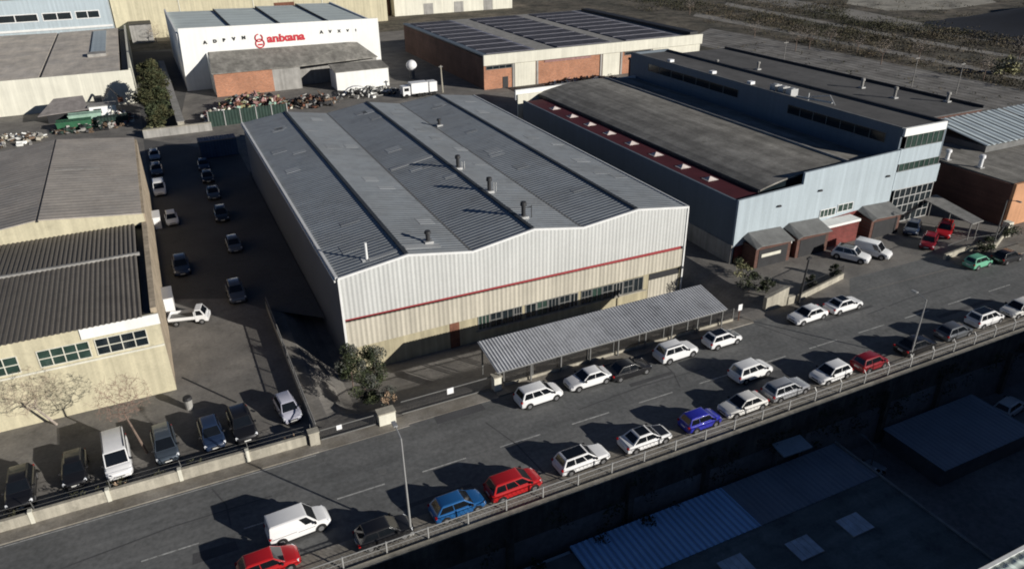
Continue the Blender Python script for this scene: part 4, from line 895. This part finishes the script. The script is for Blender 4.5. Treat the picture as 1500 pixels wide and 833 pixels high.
for (xa, ya, xb, yb) in ((71.2, -11.0, 75.3, -10.6), (75.3, -10.6, 80.0, -11.5), (80.0, -11.5, 84.5, -9.6)):
    MB().hexa([(xa, ya, 0), (xb, yb, 0), (xb, yb+.3, 0), (xa, ya+.3, 0)], [(xa, ya, .75), (xb, yb, .75), (xb, yb+.3, .75), (xa, ya+.3, .75)]).build('wall_panel', 'concrete', lw)
    q = MB(); n = int(abs(xb-xa)/.2)
    for i in range(n): u = i/n; q.bar((xa+(xb-xa)*u, ya+(yb-ya)*u+.15, .75), (xa+(xb-xa)*u, ya+(yb-ya)*u+.15, 1.9), .016, 0, 3)
    q.bar((xa, ya+.15, 1.9), (xb, yb+.15, 1.9), .03); q.build('railing', 'iron_grey', lw)
q = MB(); q.box(84.2, 85.1, -9.9, -9.0, 0, 2.0); q.build('end_pier', 'cream_light', lw)
for (x, y0, y1, h_, lb) in ((-8.2, 95, 166, 2.2, 'long pale boundary wall running back beside the dark ivy trees'),):
    o = thing('boundary_wall', lb, 'wall', (x, 130, 0)); MB().box(x-.6, x+.6, y0, y1, 0, h_).build('masonry', 'concrete', o); MB().box(x-.7, x+.7, y0, y1, h_, h_+.15).build('coping', 'concrete_grey', o)
o = thing('boundary_wall', 'grey rear wall closing the far end of the shaded alley', 'wall', (-9, 95, 0)); MB().box(-15.2, -2.8, 94.2, 94.8, 0, 1.5).build('masonry', 'concrete_grey', o); MB().box(-15.2, -2.8, 94.1, 94.9, 1.5, 1.62).build('coping', 'concrete', o)
o = thing('shipping_container', 'dark blue corrugated container at the shaded end of the alley', 'container', (-3.5, 76.5, 0)); MB().box(-6.6, -.3, 75, 78, .1, 3.1).build('body', 'container_blue', o); q = MB(); q.box(-6.65, -.25, 74.96, 75.02, 2.95, 3.13); q.box(-6.65, -6.5, 74.95, 75.02, .1, 3.1); q.build('frame', 'iron_grey', o)
o = thing('site_hoarding', 'dark green sheet hoarding in front of the scrap behind the grey warehouse', 'fence', (2, 96, 0)); MB().box(-3.0, 12.5, 97.0, 97.2, 0, 3.0).build('sheeting', 'green_dark', o)
for i in range(6): MB().box(-3+3.1*i-.08, -3+3.1*i+.08, 96.85, 97.0, 0, 3.15).build('post', 'galvanised', o)

for i, (px_, py_, lb) in enumerate(((560, 690, 'round iron manhole cover in the carriageway near the left lamp post'), (1010, 555, 'round iron manhole cover in the road beside the double parked car'), (1300, 450, 'round iron manhole cover in the road at the right, before the entrance'))):
    x, y = G(px_, py_); o = tag(MB().cyl(x, y, .006, .014, .36, 18).build('manhole_cover', 'iron_grey'), lb, 'manhole cover', 'manhole covers')
# ------------------------------------------------------------------ trees and plants
def bare_tree(base, cc, rx, rz, label, m, seed=1, n=300, thick=1.0, group='bare trees'):
    """leafless crown: twigs reach out to points filling the crown, each from the nearest limb already grown"""
    rg = random.Random(seed); o = thing('bare_tree', label, 'tree', base, group); tk = MB(); cr = MB()
    base = Vector(base); cc = Vector(cc); fork = base.lerp(cc-Vector((0, 0, rz*.75)), 1.0)
    r0 = .085*thick**.5; tk.bar(base, base.lerp(fork, .5), r0*1.3, 0, 7, r0); tk.bar(base.lerp(fork, .5), fork, r0, 0, 7, r0*.8)
    nodes = [(fork, 0)]; pts = []
    while len(pts) < n:
        a = Vector((rg.uniform(-1, 1), rg.uniform(-1, 1), rg.uniform(-1, 1)))
        if .15 < a.length < 1: pts.append(cc+Vector((a.x*rx, a.y*rx, a.z*rz*(1 if a.z > 0 else .8)+rg.uniform(-.1, .1))))
    pts.sort(key=lambda p: (p-fork).length+rg.uniform(0, rx*.5))
    for p in pts:
        q, lv = min(nodes, key=lambda k: (k[0]-p).length+k[1]*.05*rx)
        r = max(.011*thick, .05*thick*(.62**lv)); mid = q.lerp(p, .5)+Vector((rg.uniform(-1, 1), rg.uniform(-1, 1), rg.uniform(0, 1)))*.12*(p-q).length
        t_ = tk if lv < 2 else cr; t_.bar(q, mid, r, 0, 4 if lv < 2 else 3, r*.85); t_.bar(mid, p, r*.85, 0, 4 if lv < 2 else 3, r*.6)
        nodes.append((mid, lv+1)); nodes.append((p, lv+1))
        for _ in range(2):
            d = Vector((rg.gauss(0, 1), rg.gauss(0, 1), rg.gauss(.3, .8))).normalized()*rx*rg.uniform(.06, .16); cr.bar(p, p+d, .010*thick, 0, 3, .006*thick)
    tk.build('trunk', m[0], o); cr.build('crown', m[1], o)
bare_tree((-25.2, 1.0, 0), (-26.2, .6, 3.9), 2.7, 2.0, 'pale leafless tree leaning left against the cream factory wall', ('bark_pale', 'twig_pale'), 3, 340)
bare_tree((-18.3, -6.6, 0), (-19.2, -5.6, 5.0), 2.3, 1.9, 'reddish leafless tree between the white minibus and the slate hatchback', ('bark', 'twig'), 5, 380)
def leafy_tree(x, y, h_, r, label, mats, seed=1, n=1400, group=None, cone=False, s=(.10, .26), z=0, name='tree', cat='tree'):
    rg = random.Random(seed); o = thing(name, label, cat, (x, y, z), group); tk = MB(); cr = MB()
    tk.bar((x, y, z-.1), (x+rg.uniform(-.2, .2), y, z+h_*.7), .05*h_/3, 0, 7, .02*h_/3)
    for i in range(9):
        a = rg.uniform(0, 6.28); zz = h_*rg.uniform(.25, .7); tk.bar((x, y, z+zz), (x+math.cos(a)*r*.7, y+math.sin(a)*r*.7, z+zz+h_*.18), .02*h_/3, 0, 4, .006)
    nb = 16
    for i in range(nb):
        u = rg.random(); zz = h_*(.18+.76*u); rr = r*((1-u)*.85+.15 if cone else math.sin(math.pi*(.18+.78*u))**.7); a = rg.uniform(0, 6.28); k = rg.uniform(.25, .85)*rr
        br = r*rg.uniform(.28, .5); leaves(cr, (x+math.cos(a)*k, y+math.sin(a)*k, z+zz), br, br, br*.75*min(1.5, h_/r/2), n//nb, s[0], s[1], rg.choice([0, 0, 1]), rg)
    tk.build('trunk', 'bark', o); cr.build('crown', mats, o)
leafy_tree(-.6, -4.0, 4.4, 1.5, 'tall grey leaved evergreen at the front corner of the grey warehouse', ['leaf_dark', 'leaf_grey'], 11, 3800, cone=False, s=(.05, .15), z=-.6)
leafy_tree(1.6, -3.6, 4.2, 1.5, 'rounded grey green bush tree against the yellow base wall', ['leaf_grey', 'leaf_dark'], 12, 3800, s=(.05, .15), z=-1.0)
leafy_tree(-.2, -7.6, 2.6, 1.5, 'shrubby dark evergreen behind the broad stone gate pier', ['leaf_dark', 'leaf_grey'], 13, 3200, s=(.05, .14), name='shrub', cat='shrub')
leafy_tree(1.3, -9.3, 2.2, .9, 'dry brown twiggy shrub at the left end of the sliding gate', ['leaf_dry', 'leaf_grey'], 14, 700, s=(.05, .14), name='shrub', cat='shrub')
for i, (x, y, h_, r, lb) in enumerate(((-12, 108, 7.5, 3.4, 'dark ivy covered tree nearest the alley wall at top left'), (-12, 116, 8.5, 3.7, 'tall olive green tree in the dark gap beside the workshop'), (-12, 126, 9, 3.6, 'olive tree farthest back in the gap beside the workshop'), (-12, 101, 4.5, 3.2, 'low dark bush in front of the ivy covered tree'))):
    leafy_tree(x, y, h_, r, lb, ['leaf_olive', 'leaf_dark'], 21+i, 4200, 'dark trees beside the workshop', s=(.14, .36))
for i, (x, y, lb) in enumerate(((-11.5, 96.8, 'pale yellow low bush on the rear wall of the alley'), (-14, 97.2, 'whitish low bush at the corner of the brown roofed factory'))): leafy_tree(x, y, 1.5, 1.3, lb, ['leaf_yellow', 'leaf_grey'], 31+i, 600, s=(.1, .25), name='shrub', cat='shrub')
for i, (x, y) in enumerate(((-7.5, 214), (-2, 217), (3.5, 216))):
    bare_tree((x, y, 0), (x, y, 4.3), 2.6, 2.2, ('bare tree nearest the dark doorway below the yellow wall', 'middle bare tree below the pale yellow wall', 'bare tree at the corner of the white showroom roof')[i], ('bark_pale', 'twig_pale'), 41+i, 120, 1.8, group='bare trees below the yellow wall')
leafy_tree(*G(1470, 108), 4, 4.0, 'pale whitish bush on the waste ground at the right edge', ['leaf_yellow', 'leaf_grey'], 91, 700, s=(.3, .6), name='shrub', cat='shrub')
for i, (px_, py_, r, lb) in enumerate(((1128, 432, 1.0, 'dark shrub behind the pale concrete wall block'), (1192, 424, .7, 'shrub growing through the railing beside the thin black pole'), (1226, 408, .7, 'round shrub at the end of the railing by the entrance'), (1088, 405, 1.3, 'yellowish shrub at the corner of the blue grey factory'), (1102, 430, 1.6, 'scruffy grey shrub in the strip beside the canopy'), (1450, 372, 1.3, 'dark hedge bush over the low cream wall'), (1482, 352, 1.6, 'dark bush below the orange wall at right'))):
    x, y = G(px_, py_); leafy_tree(x, y+.6, 1.9*r**.5, r, lb, [['leaf_dark', 'leaf_grey'], ['leaf_yellow', 'leaf_dark']][i == 3], 51+i, 700, 'shrubs by the factory forecourt', s=(.07, .2), name='shrub', cat='shrub')
for i, (px_, lb) in enumerate(((880, 'leafless bush hanging over the retaining wall nearest the white estate'), (935, 'greenish bush at the foot of the retaining wall below the glare-painted saloon'), (800, 'dark bush below the fence under the white estate'), (700, 'dark bush below the fence under the bright red hatchback'))):
    x = G(px_, 700, -5)[0]; leafy_tree(x, -27.6, 3.2, 1.3, lb, ['leaf_dark', 'leaf_grey'], 61+i, 700, 'bushes under the retaining wall', s=(.08, .22), z=-7, name='shrub', cat='shrub')
q = MB()
for i in range(260):
    x = rnd.uniform(-30, 110); d_ = rnd.uniform(.5, 4.5)
    if (i*37 % 100) < 62: leaves(q, (x, -26.35, -d_), .9, .3, .8, 26, .07, .2, rnd.choice([0, 1]))
o = q.build('wall_ivy', ['leaf_dark', 'scrub_dark']); o['kind'] = 'stuff'
# scrub on the waste ground: one mass nobody could count
q = MB(); rg = random.Random(5)
def in_view(x, y):
    d = Vector((x, y, 0))-CAM; k = d.dot(_fw); return k > 0 and -80 < CXP+FPX*d.dot(RT)/k < 1580 and CYP-FPX*d.dot(UP)/k > -60
cnt = 0
while cnt < 2600:
    px_, py_ = rg.uniform(850, 1520), rg.uniform(-25, 175); lim = 40+(px_-1040)*.21
    if py_ > lim-4 or (px_ > 1240 and py_ < 26+(px_-1240)*.12 and rg.random() < .93): continue
    if px_ < 1000 and py_ > 18: continue
    if abs(py_-(24+(px_-1015)*.195)) < 4 or abs(py_-(6+(px_-1060)*.186)) < 3: continue
    x, y = G(px_, py_); s = rg.uniform(.5, 2.0); cl = math.sin(x*.05+y*.021)+math.sin(y*.06-x*.03)
    if cl < rg.uniform(-2.2, .6): continue
    cnt += 1; leaves(q, (x, y, s*.4), s*2.0, s*2.0, s*.5, 24, .09*s, .24*s, 0 if cl < .7+rg.gauss(0, .5) else 1, rg)
o = q.build('scrub_cover', ['scrub', 'scrub_dark']); o['kind'] = 'stuff'
q = MB(); cnt = 0
while cnt < 420:
    x, y = rg.uniform(84, 160), rg.uniform(10, 120)
    px_ = 0; s = rg.uniform(.25, .7)
    if x < 111 and y < 78: continue
    cnt += 1; leaves(q, (x, y, s*.4), s*1.4, s*1.4, s*.5, 8, .15*s, .5*s, rg.choice([0, 1]), rg)
o = q.build('weed_cover', ['scrub', 'scrub_dark']); o['kind'] = 'stuff'
for i, (px_, py_, h_) in enumerate(((1165, 75, 7), (1185, 72, 6), (1440, 118, 6), (1290, 95, 6.5), (1345, 90, 6), (1105, 55, 5), (1215, 66, 5), (1010, 22, 6), (1490, 95, 7), (1255, 78, 5))):
    x, y = G(px_, py_)
    bare_tree((x, y, 0), (x, y, h_*.68), h_*.4, h_*.36, ('leafless tree beyond the flat roofed hall, with a forked crown', 'slim leafless tree beside the forked one beyond the flat roof', 'leafless tree on the waste ground near the right edge', 'leafless tree in the middle of the brown waste ground', 'leafless tree left of the dark rise', 'small leafless tree on the strip behind the brick factory', 'low leafless tree on the waste ground above the chimneys', 'leafless tree at the top behind the brick factory', 'leafless tree at the far right above the gravel strip', 'spindly leafless tree between the forked pair and the track')[i], ('bark', 'bark_pale'), 71+i, 90, 2.0, group='leafless trees on the waste ground')
for i, (px_, py_, h_) in enumerate(((1145, 108, 5.0), (1335, 128, 4.0), (1400, 138, 4.0))):
    x, y = G(px_, py_); x = max(x, 111); o = thing('utility_pole', ('thin pole by the near edge of the gravel strip, left', 'thin pole by the gravel strip, middle of three', 'thin pole by the gravel strip, nearest the corrugated shed')[i], 'pole', (x, y, 0), 'poles along the gravel strip'); MB().bar((x, y, 0), (x, y, h_+3), .1, 0, 6, .07) .build('shaft', 'concrete_grey', o); MB().box(x-.7, x+.7, y-.06, y+.06, h_+2.5, h_+2.65).build('crossarm', 'concrete_grey', o)

# ------------------------------------------------------------------ scrap yards behind the warehouses
def heap(name, cx_, cy_, rx, ry, hh, n, mats, seed, smin=.3, smax=1.6):
    rg = random.Random(seed); q = MB()
    for _ in range(n):
        a, r = rg.uniform(0, 6.28), math.sqrt(rg.random()); x, y = cx_+rx*r*math.cos(a), cy_+ry*r*math.sin(a); z = hh*(1-r*r)*rg.uniform(.2, 1)+.15
        q.rbox((x, y, z), rg.uniform(smin, smax), rg.uniform(smin, smax)*.6, rg.uniform(.08, .6), rg.uniform(0, 6), rg.gauss(0, .6), rg.randrange(len(mats)))
    o = q.build(name, mats); o['kind'] = 'stuff'; return o
heap('scrap_heap', 7, 108, 8.5, 6.5, 3.4, 420, ['rust', 'rust_pink', 'rust_pink', 'cream_light', 'iron_dark', 'iron_grey', 'leaf_yellow', 'green_pale', 'rust'], 1)
heap('scrap_heap', -1, 104, 3, 6, 1.6, 130, ['plastic_white', 'concrete', 'white_render', 'iron_grey', 'rust_pink'], 2, .2, 1.1)
heap('scrap_heap', 20, 107, 5, 5, 2.2, 160, ['iron_dark', 'iron_dark', 'wood_brown', 'rust', 'concrete_grey'], 3)
heap('scrap_heap', 33, 110, 8, 4, 1.6, 150, ['concrete_grey', 'iron_dark', 'white_render', 'iron_grey'], 4, .3, 1.3)
heap('scrap_heap', -19.5, 112, 3.6, 4, 1.6, 130, ['rust_pink', 'cream_light', 'white_render', 'iron_grey', 'rust'], 5, .3, 1.1)
heap('scrap_heap', -25, 108, 7, 4, 1.2, 150, ['iron_dark', 'green_dark', 'concrete_grey', 'wood_brown'], 6, .3, 1.2)
heap('scrap_heap', 82, 96, 11, 3.5, 1.4, 170, ['rust_pink', 'iron_dark', 'white_render', 'rust', 'concrete_grey', 'wood_brown'], 7, .3, 1.4)
heap('scrap_heap', -40, 104, 8, 5, 1.2, 130, ['concrete', 'concrete_grey', 'wood_brown', 'white_render', 'iron_grey'], 8, .3, 1.5)
def skip(x, y, l_, w_, h_, m, label):
    o = thing('skip', label, 'skip', (x, y, 0), 'scrap skips'); q = MB(); t = .1
    q.hexa([(x+t, y+t, .1), (x+l_-t, y+t, .1), (x+l_-t, y+w_-t, .1), (x+t, y+w_-t, .1)], [(x, y, h_), (x+l_, y, h_), (x+l_, y+w_, h_), (x, y+w_, h_)]); q.build('tub', m, o)
    q = MB(); q.box(x-.08, x+l_+.08, y-.08, y+.06, h_-.15, h_+.05); q.box(x-.08, x+l_+.08, y+w_-.06, y+w_+.08, h_-.15, h_+.05); q.build('rim', m, o)
skip(-30.5, 107.5, 6.2, 2.6, 1.7, 'green_paint', 'bright green open skip in front of the cream workshop'); skip(-23.2, 108.5, 5.6, 2.4, 1.5, 'green_dark', 'dull green skip right of the bright green one')
skip(-28.5, 112, 6, 2.4, 1.9, 'green_pale', 'pale green skip behind the bright green one')
o = thing('shed', 'low shed with a sagging grey sheet roof among the scrap skips', 'shed', (-29, 117, 0)); MB().box(-32.5, -25.2, 115.5, 120.5, 0, 2.2).build('wall', 'iron_dark', o); MB().slab([(-34, 114.8, 1.9), (-24.6, 115, 2.3), (-25.5, 120.8, 4.0), (-31, 120.8, 3.9)], .15).build('roof', 'tarp_grey', o)
o = thing('site_cabin', 'small white flat roofed cabin behind the skips', 'cabin', (-22, 116, 0)); MB().box(-24.6, -19.6, 115, 118, .1, 2.6).build('body', 'plastic_white', o); MB().box(-24.8, -19.4, 114.8, 118.2, 2.6, 2.75).build('roof', 'concrete_grey', o); window(o, -23.8, -22.4, 1.2, 2.1, 114.98, 2, 1, 'iron_grey')
o = thing('excavator', 'dark excavator with folded boom standing behind the white cabin', 'excavator', (-23.5, 121, 0))
for dy in (0, 1.9): MB().hexa([(-26.2, 120+dy, .1), (-22, 120+dy, .1), (-22, 120.6+dy, .1), (-26.2, 120.6+dy, .1)], [(-26.6, 120+dy, .85), (-21.6, 120+dy, .85), (-21.6, 120.6+dy, .85), (-26.6, 120.6+dy, .85)]).build('track', 'iron_dark', o)
MB().box(-26, -22.6, 120.1, 122.4, .9, 2.3).build('upper_body', 'iron_grey', o); cb = MB().box(-23.6, -22, 120.1, 121.2, 1.6, 3.6).build('cab', 'iron_dark', o); MB().box(-23.4, -22.1, 120.06, 120.12, 2.4, 3.4).build('cab_window', 'car_glass', cb)
q = MB(); q.bar((-22.4, 121.7, 2.0), (-20.2, 121.5, 4.9), .24); q.bar((-20.2, 121.5, 4.9), (-18.6, 121.4, 2.6), .18); q.build('boom', 'iron_dark', o); MB().box(-19.1, -18.1, 120.9, 121.9, 1.8, 2.7).build('bucket', 'rust', o)
bt = thing('box_truck', 'white box lorry with two pale boxes behind the grey warehouse', 'lorry', (43.5, 103, 0))
MB().box(41.2, 45.2, 101.5, 104, .9, 3.2).build('cargo_box', 'plastic_white', bt); MB().box(45.6, 47.4, 101.6, 103.9, .9, 3.1).build('cargo_box', 'plastic_white', bt)
q = MB(); q.box(39.2, 40.9, 101.6, 103.9, .6, 2.6); cbo = q.build('cab', 'paint_white', bt); MB().box(39.5, 40.6, 101.56, 101.62, 1.6, 2.3).build('side_window', 'car_glass', cbo); MB().box(39.2, 47.4, 101.9, 103.6, .55, .85).build('chassis', 'iron_dark', bt)
for x in (40, 43, 44.2, 46.6):
    for y in (101.5, 103.7): t = [2*math.pi*i/12 for i in range(12)]; q = MB(); q.hexa([(x+.48*math.cos(a), y, .48+.48*math.sin(a)) for a in t], [(x+.48*math.cos(a), y+.3, .48+.48*math.sin(a)) for a in t]); q.build('wheel', 'tyre', bt)
tk = thing('storage_tank', 'white ball shaped tank in the dark gap beside the brick factory', 'tank', (47, 122, 0)); q = MB(); q.ball((48.2, 122, 3.2), 1.35, 0, 16, 10); q.build('vessel', 'plastic_white', tk, smooth=60); q = MB(); q.cyl(48.2, 122, 0, 2.0, .7); q.build('stand', 'iron_grey', tk)
wk = thing('wrecked_car', 'stripped pale curved car shell lying before the white block shed', 'car wreck', (31, 111.5, 0)); q = MB()
for i in range(7):
    a, b = math.pi*i/7, math.pi*(i+1)/7; q.slab([(30.5-2.6*math.cos(a), 110.4, .5+1.5*math.sin(a)), (30.5-2.6*math.cos(b), 110.4, .5+1.5*math.sin(b)), (30.9-2.6*math.cos(b), 112.2, .5+1.4*math.sin(b)), (30.9-2.6*math.cos(a), 112.2, .5+1.4*math.sin(a))], .1)
q.build('shell', 'plastic_white', wk); MB().box(28.5, 33, 110.6, 112, .2, .7).build('underbody', 'iron_dark', wk)
pp = thing('utility_pole', 'pale thick pole standing behind the box lorry', 'pole', (49.5, 103, 0)); MB().bar((49.4, 103.5, 0), (49.2, 103.5, 6.2), .2, 0, 8, .14).build('shaft', 'concrete', pp); MB().box(48.7, 49.7, 103.4, 103.6, 5.8, 6.0).build('crossarm', 'iron_grey', pp)
o = thing('retaining_block', 'short white wall stub behind the maroon roof of the blue grey factory', 'wall', (60, 63, 0)); MB().box(57.0, 63.5, 62.5, 63, 0, 8.6).build('masonry', 'white_render', o); MB().box(56.9, 63.6, 62.4, 63.1, 8.6, 8.75).build('coping', 'concrete_grey', o)
